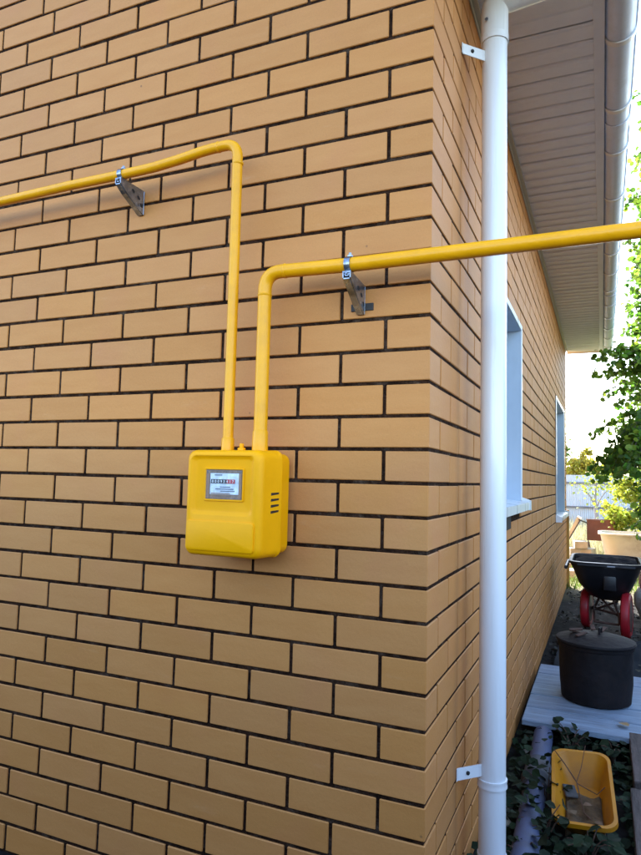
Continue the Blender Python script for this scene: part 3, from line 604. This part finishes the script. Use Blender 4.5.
# ------------------------------------------------------------------ grey drain pipe on the ground beside the wall
GP = mat('grey blue drain plastic', (.07, .09, .17), .62, var=.12, vscale=5, dirt=(.06, .06, .05), dscale=6, damt=.6)
dr = thing('drain_pipe', (.15, 1.2, G), 'grey blue plastic drain pipe lying on the ground between wall and basin', 'drain pipe')
A = V((.140, 1.78, G + .045)); B = V((.178, .30, G + .05))
bm = NB(); tube(bm, [A, A.lerp(B, .25), A.lerp(B, .5), A.lerp(B, .75), B], .045, 24); obj('pipe', bm, GP, dr, True)
bm = NB(); lathe(bm, [(.046, -.15), (.054, -.14), (.054, -.01), (.060, 0), (.060, .028), (.054, .036), (.054, .09), (.046, .10)], A.lerp(B, .36), 24, axis=(B - A)); obj('socket', bm, mat('dirty dark drain socket', (.055, .06, .075), .7, dirt=(.03, .03, .025), damt=.8), dr, True)
# beams at the right edge
WB = mat('old brown beam', (.10, .075, .065), .85, var=.25, vscale=4, stretch=(6, 1, 6), bump=.6, bscale=25)
for k, (y0, y1, x, z, lb) in enumerate(((1.30, 1.86, .575, .10, 'short weathered beam at right edge, the farther of two by the basin'), (.55, 1.27, .56, .085, 'short weathered beam at right edge, the nearer of two by the basin'))):
    bm = NB(); box(bm, (x - .055, y0, G), (x + .11, y1, G + z), .006, seg=2); tag(obj('timber_beam', bm, WB), lb, 'beam', 'weathered beams right of the basin')
# pale rubble by the wall
STONE = mat('pale concrete rubble', (.27, .26, .20), .9, var=.25, vscale=12, bump=.8)
rub = [(.062, 1.02, .030, 'flat pale rubble piece between wall and drain socket'), (.058, .88, .035, 'angular pale rubble piece beside the drain pipe, middle one'), (.06, .70, .026, 'small pale rubble piece nearest the camera beside the wall'), (.075, 1.62, .018, 'tiny pale stone by the wall just before the walkway'), (.36, 1.69, .028, 'pale crumbled stone among weeds between basin and walkway')]
for k, (x, y, s, lb) in enumerate(rub): lump('rubble_stone', (x, y, G), (s * 1.1, s * 1.5, s * .8), STONE, lb, 'stone', 20 + k, 'pale rubble beside the wall', sub=1, amp=.3)

# ------------------------------------------------------------------ leaves
def leaf_array(pos, nrm, tip, size, shape='leaf'):
    """many leaves as one vertex array: pos (n,3), nrm, tip directions, size (n,)"""
    n = len(pos); tip = tip - nrm * np.sum(tip * nrm, 1)[:, None]; tip /= np.linalg.norm(tip, axis=1)[:, None] + 1e-9; sd = np.cross(nrm, tip)
    P = [(0, 0, 0), (-.34, .2, .05), (-.42, .58, .07), (0, 1, -.06), (.42, .58, .07), (.34, .2, .05), (0, .5, -.02)]
    vs = np.stack([pos + size[:, None] * (sd * a + tip * b + nrm * c) for a, b, c in P], 1).reshape(-1, 3)
    b0 = np.arange(n) * 7; f1 = np.stack([b0, b0 + 6, b0 + 2, b0 + 1], 1); f2 = np.stack([b0 + 6, b0 + 3, b0 + 2], 1); f3 = np.stack([b0, b0 + 5, b0 + 4, b0 + 6], 1); f4 = np.stack([b0 + 6, b0 + 4, b0 + 3], 1)
    return vs, [*f1.tolist(), *f2.tolist(), *f3.tolist(), *f4.tolist()]
def unit(a): return a / (np.linalg.norm(a, axis=1)[:, None] + 1e-9)
def leaf_mesh(pos, size, m, name, flat=.4, org=(0, 0, 0), droop=.5):
    n = len(pos); nr = unit(rng.normal(size=(n, 3)) + np.array([0, 0, flat * 2])); tp = unit(rng.normal(size=(n, 3)) + np.array([0, 0, -droop]))
    vs, fs = leaf_array(pos - np.array(org), nr, tp, size)
    me = bpy.data.meshes.new(name); me.from_pydata(vs.tolist(), [], fs); me.materials.append(m); me.update(); return me
def leafmat(name, c1, c2, tr=.4, rand=.35, rough=.45):
    return mat(name, c1, rough, col2=c2, vscale=2.5, rand=rand, trans=tr, spec=.4)
L_DARK = leafmat('dark green tree leaf', (.16, .28, .030), (.08, .16, .020), .6, rand=.55)
L_SUN = leafmat('yellow green leaf', (.30, .34, .035), (.16, .24, .03), .5)
L_YEL = leafmat('autumn yellow leaf', (.50, .38, .04), (.28, .30, .04), .5)
L_MID = leafmat('mid green leaf', (.12, .20, .025), (.06, .12, .02), .5, rand=.5)
L_WEED = leafmat('dark weed leaf', (.013, .030, .006), (.007, .015, .005), .2, rough=.85)
def limb(bm, a, b, r0, r1, sag=.1, n=7):
    a, b = V(a), V(b); pts = []
    for i in range(n + 1):
        t = i / n; p = a.lerp(b, t); p.z += sag * math.sin(t * math.pi); p += V((random.uniform(-1, 1), random.uniform(-1, 1), random.uniform(-1, 1))) * .02 * (b - a).length * (0 < t < 1); pts.append(p)
    tube(bm, pts, [r0 + (r1 - r0) * i / n for i in range(n + 1)], 7); return pts
def twigs(bmt, targets, origins, leaf, step=.03, spread=.03):
    pos = []
    for T in targets:
        O = min(origins, key=lambda o: (o - T).length * random.uniform(.8, 1.3)); L_ = (T - O).length
        pts = []; n = max(4, int(L_ / .1))
        for i in range(n + 1):
            t = i / n; p = O.lerp(T, t); p.z += .18 * L_ * math.sin(t * math.pi) ; pts.append(p)
        tube(bmt, pts, [.007 * (1 - .8 * i / n) for i in range(n + 1)], 4, cap=False)
        s = max(0, L_ - .55)
        m = int((L_ - s) / step)
        for k in range(m):
            t = (s + k * step) / L_; p = O.lerp(T, t); p.z += .18 * L_ * math.sin(t * math.pi)
            for _ in range(2): pos.append([p[i] + random.gauss(0, spread) for i in range(3)])
    return np.array(pos)
def near_tree():
    K = lambda p, k=1.22: V((.414 + (p[0] - .414) * k, -1.66 + (p[1] + 1.66) * k, -.083 + (p[2] + .083) * k))
    base = K((1.75, 5.6, G)); base.z = G; t = thing('fruit_tree', base, 'leafy green fruit tree leaning in from the right edge beside the eave', 'tree')
    bm = NB(); tr = [base] + [K(p) for p in ((1.72, 5.55, -.6), (1.6, 5.45, .1), (1.55, 5.4, .9), (1.6, 5.4, 1.8), (1.5, 5.3, 2.8), (1.45, 5.3, 3.8))]
    tube(bm, tr, [.12, .10, .09, .08, .06, .045, .02], 12); obj('trunk', bm, BARK, t, True)
    bm = NB(); ends = []
    for a, b, r in ((tr[2], (.95, 4.8, .15), .035), (tr[2], (1.0, 4.5, .5), .035), (tr[3], (.95, 4.7, 1.0), .035), (tr[3], (.9, 5.2, .7), .03), (tr[3], (2.6, 5.2, 1.4), .04), (tr[4], (1.1, 4.6, 2.2), .035), (tr[4], (1.2, 4.7, 2.9), .03), (tr[5], (1.15, 4.7, 3.4), .03), (tr[5], (2.3, 5.9, 3.2), .03), (tr[4], (2.4, 4.9, 2.3), .03), (tr[2], (2.4, 5.0, .6), .03), (tr[2], (1.0, 5.6, .2), .03)):
        p = limb(bm, a, K(b), r, .01, .12); ends += [V(x) for x in p[2:]]
    obj('limbs', bm, BARK, t, True)
    tg = []
    def cl(c, r, n): 
        for _ in range(n): tg.append(V((random.gauss(c[0], r[0]), random.gauss(c[1], .3), random.gauss(c[2], r[1]))))
    # sprigs that hang lowest and farthest left, then the dense mass, then the loose top
    for p in ((.30, 4.6, .02), (.34, 4.55, -.03), (.40, 4.6, -.06), (.36, 4.6, .10), (.44, 4.6, .12), (.50, 4.55, -.02), (.29, 4.6, .335), (.33, 4.65, .33), (.44, 4.5, .40), (.30, 4.7, 1.06), (.38, 4.6, 1.07), (.42, 4.7, .93), (.37, 4.5, .98), (.46, 4.6, .86), (.41, 4.6, .70), (.33, 4.6, .92), (.52, 4.6, 1.1), (.50, 4.6, 1.02), (.48, 4.6, .62)): tg.append(V(p))
    cl((.54, 4.6, .06), (.07, .06), 16); cl((.60, 4.6, .10), (.07, .08), 16); cl((.70, 4.6, .5), (.09, .20), 20); cl((.68, 4.7, .92), (.11, .13), 26); cl((.655, 4.5, -.50), (.012, .02), 2); cl((1.0, 4.8, .7), (.2, .3), 26); cl((1.4, 4.8, .5), (.3, .5), 30)
    cl((.78, 4.6, 1.25), (.10, .10), 10)
    cl((.70, 4.6, 1.75), (.05, .2), 26); cl((.72, 4.6, 1.35), (.05, .12), 16); cl((.73, 4.6, 2.45), (.04, .12), 14); cl((.76, 4.6, 2.95), (.04, .12), 9); cl((.86, 4.6, 3.5), (.08, .15), 5); cl((1.3, 4.8, 2.6), (.2, .6), 40); cl((1.7, 5.2, 3.4), (.5, .4), 40); cl((2.3, 5.2, 1.8), (.4, .8), 60)
    tg = [K(p, 1.24) if p.z > .22 else K(p, 1.08) for p in tg]
    bm = NB(); pos = twigs(bm, tg, ends, .06); tag(obj('twigs', bm, BARK, t), kind='stuff')
    # the few hundred leaves nearest the tips that stand free against the sky are leaves of their own
    px_ = (pos[:, 0] - .41) / (pos[:, 1] + 1.66); order = np.argsort(px_); free = order[:260]; rest_ = order[260:]
    me = leaf_mesh(pos[rest_], rng.uniform(.05, .082, len(rest_)), L_DARK, 'foliage', org=base); tag(put('foliage', me, t, base), kind='stuff')
    lm = [leaf_mesh(np.zeros((1, 3)), np.array([1.0]), L_DARK, 'leaf') for _ in range(6)]
    for i in free:
        put('leaf', random.choice(lm), t, pos[i], rot=(random.uniform(-.6, .6), random.uniform(-.6, .6), random.uniform(0, 6.28)), scale=[random.uniform(.05, .080)] * 3)
near_tree()
def crown_tree(name, base, h, crown, n, lsz, m, label, cat='tree', group=None, trunk_r=.08, flat=.2):
    base = V(base); t = thing(name, base, label, cat, group)
    bm = NB(); tube(bm, [base, base + V((.05, 0, h * .3)), base + V((0, .05, h * .6)), base + V((.03, 0, h * .9))], [trunk_r, trunk_r * .8, trunk_r * .5, trunk_r * .1], 8)
    for c, r in crown:
        c = V(c); limb(bm, base + V((0, 0, min(h * .5, max(.05, (c.z - base.z) * .5)))), c, trunk_r * .4, .006, .05, 5)
    obj('trunk', bm, BARK, t, True)
    tot = sum(r[0] * r[1] * r[2] for _, r in crown); P = []
    for c, r in crown:
        k = max(10, int(n * r[0] * r[1] * r[2] / tot))
        nc = max(3, k // 60); cc = unit(rng.normal(size=(nc, 3))) * rng.uniform(.35, 1, (nc, 1)) ** .5
        q = cc[rng.integers(0, nc, k)] + rng.normal(size=(k, 3)) * .16
        P.append(q * np.array(r) + np.array(c))
    P = np.concatenate(P); P = P[P[:, 2] > base.z + .02]
    me = leaf_mesh(P, rng.uniform(.7, 1.25, len(P)) * lsz, m, 'crown', flat, org=base); put('crown', me, t, base)
    return t
crown_tree('shrub', (1.25, 9.6, G), 1.9, [((.85, 9.6, -.45), (.42, .5, .42)), ((1.0, 9.7, .1), (.40, .5, .40)), ((1.5, 9.8, .0), (.6, .6, .8)), ((.68, 9.5, -.62), (.24, .3, .22)), ((1.9, 9.6, -.6), (.6, .5, .6))], 11000, .055, L_SUN, 'bushy sunlit yellow green shrub growing behind the old bathtub', 'shrub', flat=.1, trunk_r=.04)
crown_tree('leafy_tree', (2.0, 8.0, G), 3.0, [((.92, 8.0, .45), (.34, .4, .42)), ((1.35, 8.0, .95), (.55, .6, .55)), ((2.0, 8.2, 1.3), (.9, .8, .8))], 7500, .06, L_MID, 'mid green tree standing between the fruit tree and the yellow shrub', trunk_r=.07)
crown_tree('autumn_tree', (-.15, 20.5, G), 2.8, [((-.1, 20.5, .35), (.55, .5, .45)), ((-.02, 20.5, .85), (.22, .3, .35)), ((.5, 20.5, .2), (.5, .4, .35))], 4500, .085, L_YEL, 'small autumn yellow tree rising just behind the grey fence', group='trees behind the fence')
crown_tree('leafy_tree', (-1.4, 22, G), 4, [((-1.25, 22, 1.0), (.6, .6, .9)), ((-1.9, 22, 2.0), (.9, .8, 1.2))], 5000, .10, L_MID, 'green tree showing beside the far corner of the house beyond the fence', group='trees behind the fence')
crown_tree('leafy_tree', (3.2, 24, G), 5, [((3.0, 24, 1.6), (1.6, 1.2, 1.8)), ((4.6, 24, 2.2), (1.4, 1.2, 2.0))], 7000, .12, L_SUN, 'broad light green tree far behind the fence on the right', group='trees behind the fence')
# ------------------------------------------------------------------ fence
FEN = mat('pale grey corrugated steel', (.62, .68, .74), .45, var=.06, vscale=2, dirt=(.42, .40, .36), dscale=2, damt=.4)
fz = thing('metal_fence', (1.5, 16, G), 'pale grey corrugated steel fence closing the yard behind the shrub', 'fence')
t = NB(); n = 24; pw = 1.15; pf = []
for i in range(n * 4 + 1):
    k = i % 4; pf.append((i * pw / (n * 4), [0, .022, .022, 0][k]))
z0_, z1_ = G + .04, .17
a = [t.verts.new((x, -y, z0_)) for x, y in pf]; b = [t.verts.new((x, -y, z1_)) for x, y in pf]; a2 = [t.verts.new((x, -y + .002, z0_)) for x, y in pf]; b2 = [t.verts.new((x, -y + .002, z1_)) for x, y in pf]
for i in range(len(pf) - 1): t.faces.new((a[i], a[i + 1], b[i + 1], b[i])); t.faces.new((a2[i + 1], a2[i], b2[i], b2[i + 1])); t.faces.new((b[i], b[i + 1], b2[i + 1], b2[i]))
fm = mesh(t, FEN, name='fence_panel')
for k in range(9): put('fence_panel', fm, fz, (-3.0 + k * (pw - .01), 16 + (k % 2) * .003, random.uniform(-.008, .008)))
RAIL = mat('grey fence rail', (.16, .17, .19), .5)
for z in (-.03, -.635):
    bm = NB(); box(bm, (-3, 15.93, z - .02), (7.3, 15.972, z + .02), .002); obj('rail', bm, RAIL, fz)
for k in range(5):
    bm = NB(); box(bm, (-3.0 + k * 2.5, 16.01, G - .05), (-2.94 + k * 2.5, 16.07, .12), .003); obj('post', bm, RAIL, fz)
WIRE = mat('black cable', (.05, .05, .05), .6)
for z, lb in ((3.30, 'upper of two overhead cables seen under the eave'), (2.84, 'lower of two overhead cables seen under the eave')):
    bm = NB(); tube(bm, [(x, 25, z + .0012 * (x - 3) ** 2) for x in range(-20, 31, 5)], .02, 6); tag(obj('overhead_cable', bm, WIRE), lb, 'cable', 'overhead cables')
for x in (-20, 30):
    bm = NB(); tube(bm, [(x, 25, G - .1), (x, 25, 4.6)], [.14, .10], 12); tag(obj('utility_pole', bm, mat('grey pole', (.25, .23, .2), .9)), 'wooden utility pole carrying the cables, %s end' % ('left' if x < 0 else 'right'), 'pole', 'utility poles')
# ------------------------------------------------------------------ old bathtub, panel, leaning board, blocks
CREAM = mat('chipped cream enamel', (.62, .60, .48), .4, var=.04, dirt=(.34, .26, .14), dscale=5, damt=.5)
bt = thing('bathtub', (1.15, 8.75, -1.13), 'old cream enamel bathtub standing on brown timbers behind the garden cart', 'bathtub')
def br_(w_, d_, r, z, cx=1.12, cy=8.75): return [(cx + a, cy + b, z) for a, b in rrect(w_, d_, r, 6)]
bm = NB(); loft(bm, [br_(1.20, .44, .16, -1.115), br_(1.36, .56, .2, -1.08), br_(1.47, .66, .2, -.80), br_(1.50, .70, .2, -.775), br_(1.54, .74, .2, -.775), br_(1.54, .74, .2, -.755), br_(1.46, .66, .2, -.753), br_(1.40, .60, .2, -.79), br_(1.28, .48, .18, -1.06)]); obj('shell', bm, CREAM, bt, True)
bm = NB(); tube(bm, [(.45, 8.38, -1.095), (.5, 8.37, -1.11), (1.8, 8.37, -1.11)], .012, 8); obj('rusty_edge', bm, RUST, bt)
TIM = mat('brown timber', (.17, .09, .04), .8, var=.2, stretch=(1, 6, 6), bump=.4)
for k, (y, z0, z1, x0, lb) in enumerate(((8.42, -1.21, -1.13, .30, 'brown timber under the front edge of the old bathtub'), (9.02, -1.21, -1.13, .36, 'brown timber under the rear edge of the old bathtub'))):
    bm = NB(); box(bm, (x0, y - .05, z0), (2.0, y + .05, z1 - .002), .004); tag(obj('timber', bm, TIM), lb, 'timber', 'timbers under the bathtub')
for k, (x, lb) in enumerate(((.55, 'left trestle block holding up the bathtub timbers'), (1.75, 'right trestle block holding up the bathtub timbers'))):
    bm = NB(); box(bm, (x - .1, 8.35, G), (x + .1, 9.1, -1.212), .005); tag(obj('trestle_block', bm, WB), lb, 'block', 'trestle blocks under the bathtub')
# brown panel standing
BRP = mat('red brown painted sheet', (.16, .055, .04), .6, var=.15)
pn = thing('brown_panel', (.39, 9.45, G), 'red brown sheet panel propped upright on thin legs left of the bathtub', 'panel')
bm = NB(); box(bm, (.185, 9.44, -.945), (.60, 9.46, -.630), .002); box(bm, (.175, 9.435, -.628), (.605, 9.465, -.612), .002); obj('sheet', bm, BRP, pn)
for x in (.20, .585):
    bm = NB(); tube(bm, [(x, 9.48, -.65), (x + .01, 9.47, G)], .009, 6); obj('leg', bm, STEEL, pn)
bm = NB(); tube(bm, [(.205, 9.43, -.94), (.30, 9.2, G + .01)], .009, 6); obj('leg', bm, STEEL, pn)
PALE = mat('pale weathered board', (.52, .50, .38), .7, var=.12, stretch=(6, 6, 1))
lb_ = thing('leaning_board', (.0, 9.0, G), 'pale weathered board leaning on a dark strut near the far house corner', 'board')
bm = NB(); q = [(-.22, -1.12), (-.175, -1.12), (.115, -.60), (.06, -.565)]
loft(bm, [[(x, 9.05, z) for x, z in q], [(x, 9.45, z) for x, z in q]]); obj('board', bm, PALE, lb_)
bm = NB(); tube(bm, [(.08, 9.03, -.61), (.19, 9.2, -.66)], .011, 6); tube(bm, [(.10, 9.02, -.62), (-.12, 9.0, -1.02), (-.2, 9.0, G)], .011, 6); obj('strut', bm, WIRE, lb_)
CON = mat('sunlit pale concrete block', (.40, .38, .31), .9, var=.15, bump=.5)
bl = [(-.02, 8.9, 0, .1), (.17, 8.7, 0, -.2), (.30, 8.95, 0, .3), (.05, 8.85, .11, .25), (.22, 8.82, .11, -.1), (.0, 8.9, .22, .4), (.02, 8.0, 0, -.15), (.20, 8.92, .22, -.2), (.10, 8.86, .33, .15), (.24, 8.5, 0, .5)]
lbs = ['left block at the bottom of the pale block heap', 'middle block at the bottom of the pale block heap', 'right block at the bottom of the pale block heap by the panel leg', 'left block in the second layer of the pale heap', 'right block in the second layer of the pale heap', 'left block in the third layer of the pale heap', 'single pale block lying nearest the far house corner', 'right block in the third layer of the pale heap', 'topmost block crowning the pale heap', 'skewed pale block lying in front of the heap']
for (x, y, z, a), lb in zip(bl, lbs):
    bm = NB(); box(bm, (-.09, -.15, 0), (.09, .15, .105), .006, mat=Matrix.Translation((x, y, G + z + .002)) @ Matrix.Rotation(a, 4, 'Z')); tag(obj('concrete_block', bm, CON), lb, 'block', 'pale concrete blocks in a heap')
bm = NB(); box(bm, (-.06, 7.075, G), (.030, 7.10, -.40), .003); tag(obj('sunlit_strip', bm, mat('ochre sunlit strip', (.50, .30, .06), .6, var=.15, vscale=8)), 'narrow ochre sunlit strip standing in for sun on the far corner of the house', 'board')  # sunlight on the far corner bricks, built as a bright ochre strip
# sapling by the fence
sp_ = thing('sapling', (.27, 14.2, G), 'thin grey sapling with few leaves before the fence', 'sapling')
bm = NB(); b0 = V((.27, 14.2, G)); tube(bm, [b0, b0 + V((.03, 0, .5)), b0 + V((-.01, 0, .9)), b0 + V((.02, 0, 1.4))], [.05, .045, .03, .008], 8); limb(bm, b0 + V((0, 0, .7)), b0 + V((.3, 0, 1.2)), .02, .005); limb(bm, b0 + V((0, 0, .8)), b0 + V((-.3, 0, 1.15)), .02, .005); obj('trunk', bm, mat('grey sapling bark', (.28, .26, .27), .8), sp_, True)
P = np.concatenate([rng.normal(size=(160, 3)) * [.22, .2, .16] + [.25, 14.2, -.1], rng.normal(size=(60, 3)) * [.1, .1, .1] + [.5, 14.2, .1]])
me = leaf_mesh(P, rng.uniform(.05, .08, len(P)), L_SUN, 'crown', org=b0); put('crown', me, sp_, b0)
# ------------------------------------------------------------------ dry weeds, grass, leaf litter
def blades(name, X, Y, n, h, m, seed, wd=.006, keep=None):
    r = np.random.default_rng(seed); p = np.stack([r.uniform(*X, n), r.uniform(*Y, n), np.full(n, G - .01)], 1)
    if keep is not None: p = p[keep(p)]; n = len(p)
    a = r.uniform(0, 6.28, n); hh = r.uniform(.4, 1, n) * h; d = np.stack([np.cos(a), np.sin(a), np.zeros(n)], 1); ln = r.uniform(.1, .6, n)[:, None]
    s = np.stack([-np.sin(a), np.cos(a), np.zeros(n)], 1) * wd; up_ = np.array([0, 0, 1.0])
    v = np.stack([p - s, p + s, p + up_ * hh[:, None] * .6 + d * hh[:, None] * ln * .3 + s * .7, p + up_ * hh[:, None] * .6 + d * hh[:, None] * ln * .3 - s * .7, p + up_ * hh[:, None] + d * hh[:, None] * ln], 1).reshape(-1, 3)
    b0 = np.arange(n) * 5; fs = np.stack([b0, b0 + 1, b0 + 2, b0 + 3], 1).tolist() + np.stack([b0 + 3, b0 + 2, b0 + 4], 1).tolist()
    me = bpy.data.meshes.new(name); me.from_pydata(v.tolist(), [], fs); me.materials.append(m); me.update(); return put(name, me)
DRY = mat('dry straw', (.46, .42, .27), .8, col2=(.30, .30, .15), vscale=1.5, rand=.25, trans=.35)
tag(blades('dry_grass', (-1.5, 5), (10.2, 15.8), 9000, .62, DRY, 4, .008), 'tall bleached dry grass and weeds standing before the fence', 'grass', kind='stuff')
GRS = mat('short green grass', (.16, .22, .04), .7, col2=(.08, .13, .03), vscale=2, rand=.3, trans=.4)
tag(blades('grass', (-1.5, 5), (6.9, 11), 12000, .13, GRS, 5, .006), 'short sunlit grass on the ground beyond the far house corner', 'grass', kind='stuff')
def weedkeep(p):
    x, y = p[:, 0], p[:, 1]
    return ~((y > 1.70) & (y < 2.95)) & ~((x > .19) & (x < .48) & (y > 1.0) & (y < 1.6))
# low ivy like ground cover between wall and beams
r = np.random.default_rng(9); n = 5200
P = np.stack([r.uniform(.02, 1.6, n), r.uniform(.0, 1.80, n), G + .015 + r.uniform(0, .05, n)], 1)
P = P[~((P[:, 0] > .20) & (P[:, 0] < .48) & (P[:, 1] > .90) & (P[:, 1] < 1.40))]
P = P[~((np.abs(P[:, 0] - (.178 - (P[:, 1] - .3) * .026)) < .05) & (r.random(len(P)) < np.where((P[:, 1] > .85) & (P[:, 1] < 1.35), .45, .9)))]
P[:, 2] += np.where(np.abs(P[:, 0] - (.178 - (P[:, 1] - .3) * .026)) < .055, .075, 0)
P = P[(np.sin(P[:, 0] * 17) * np.cos(P[:, 1] * 13) + r.random(len(P)) * 1.6) > .35]
me = leaf_mesh(P, r.uniform(.02, .055, len(P)), L_WEED, 'ground_cover', flat=1.0); tag(put('ground_cover', me), 'low dark weeds covering the damp soil around the basin', 'weeds', kind='stuff')
n = 2600; P = np.stack([r.uniform(.03, 1.8, n), r.uniform(2.95, 6.6, n), G + .012 + r.uniform(0, .03, n)], 1); P = P[(np.sin(P[:, 0] * 7 + 1) * np.cos(P[:, 1] * 5) + r.random(len(P)) * 1.4) > .6]
LIT = mat('fallen dull leaf', (.045, .045, .03), .8, col2=(.02, .022, .018), vscale=3, rand=.4)
me = leaf_mesh(P, r.uniform(.02, .05, len(P)), LIT, 'leaf_litter', flat=1.6); tag(put('leaf_litter', me), 'dull fallen leaves scattered on the dark ground around the cart', 'leaves', kind='stuff')
# single weeds with countable leaves
weeds = [((.205, 1.12), .15, 'broad leafed weed pushing against the left side of the basin'), ((.215, .84), .13, 'dark weed between the drain pipe and the basin corner'), ((.36, .78), .12, 'dark weed in front of the basin'), ((.27, 1.72), .13, 'weed growing up over the front edge of the plank walkway'), ((.45, 1.70), .09, 'low weed under the walkway edge right of the basin'), ((.10, 1.70), .07, 'small weed between wall and walkway corner'), ((.51, 1.15), .09, 'weed squeezed between basin and weathered beam'), ((.17, .62), .10, 'weed nearest the camera beside the drain pipe')]
for (x, y), h, lb in weeds:
    b = V((x, y, G)); t = thing('weed', b, lb, 'weed', 'weeds around the basin'); bm = NB(); tips = []
    for k in range(7):
        a = k * .9 + random.uniform(-.3, .3); e = b + V((math.cos(a) * h * .6, math.sin(a) * h * .6, h * random.uniform(.5, 1)))
        limb(bm, b, e, .003, .0015, .03, 4); tips.append(e); tips.append(b.lerp(e, .6) + V((0, 0, .02)))
    obj('stems', bm, TWIG, t)
    for p in tips:
        for _ in range(2):
            me = leaf_mesh(np.zeros((1, 3)), np.array([random.uniform(.03, .052)]), L_WEED, 'leaf', flat=1.4); put('leaf', me, t, p + V((random.gauss(0, .012), random.gauss(0, .012), random.gauss(0, .006))))
# two leaves lying on the planks
me = leaf_mesh(np.zeros((1, 3)), np.array([.06]), mat('brown fallen leaf', (.38, .24, .10), .7), 'fallen_leaf', flat=6); tag(put('fallen_leaf', me, None, (.52, 1.90, PT + .012)), 'curled tan leaf lying on the front plank right of the pot', 'leaf')
# dark rubber sheet behind the pot
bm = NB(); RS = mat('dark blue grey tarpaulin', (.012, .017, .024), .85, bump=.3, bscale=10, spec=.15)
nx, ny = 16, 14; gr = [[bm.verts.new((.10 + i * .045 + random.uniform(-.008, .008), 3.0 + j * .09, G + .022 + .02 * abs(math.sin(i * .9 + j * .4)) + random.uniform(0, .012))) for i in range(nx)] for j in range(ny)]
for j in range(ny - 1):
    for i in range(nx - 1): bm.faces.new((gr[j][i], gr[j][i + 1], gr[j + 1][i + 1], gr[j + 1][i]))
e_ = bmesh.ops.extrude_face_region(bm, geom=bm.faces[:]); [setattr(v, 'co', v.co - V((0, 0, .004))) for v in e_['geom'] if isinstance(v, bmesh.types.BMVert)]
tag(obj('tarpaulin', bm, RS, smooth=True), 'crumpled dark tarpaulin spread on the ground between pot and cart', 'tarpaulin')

# ------------------------------------------------------------------ unseen fences added to block low sky light (behind and right of the camera)
DKW = mat('dark shade fence boards', (.05, .038, .028), .9, var=.3, vscale=3, stretch=(5, 5, .6), bump=.5)
def shade_fence(a, b, h, label):
    a, b = V(a), V(b); L_ = (b - a).length; ang = math.atan2(b.y - a.y, b.x - a.x); t = thing('shade_fence', a, label, 'fence')
    bm = NB(); x = 0
    while x < L_:
        box(bm, (x, -.01 + random.uniform(-.004, .004), G), (x + .118, .012, G + h + random.uniform(-.02, .02))); x += .12
    for v in bm.verts: v.co = V((a.x + v.co.x * math.cos(ang) - v.co.y * math.sin(ang), a.y + v.co.x * math.sin(ang) + v.co.y * math.cos(ang), v.co.z))
    tag(obj('shade_boards', bm, DKW, t), kind='stuff')
    for k in range(int(L_ / 2.4) + 1):
        p = a + (b - a) * (k * 2.4 / L_); n = V((-math.sin(ang), math.cos(ang), 0)); bm = NB(); c = p - n * .06; box(bm, (c.x - .04, c.y - .04, G), (c.x + .04, c.y + .04, G + h - .1), .004); obj('post', bm, DKW, t)
shade_fence((6.2, -2.45, G), (-3.4, -2.45, G), 1.45, 'unseen dark board fence added to dim the wall with the meter')
shade_fence((3.1, 7.0, G), (3.1, 1.0, G), 2.3, 'unseen tall dark board fence added behind the fruit tree to dim the side wall')
shade_fence((3.1, .95, G), (3.1, -2.3, G), 1.0, 'unseen low dark board fence added to block low light at the right, nearest the camera')
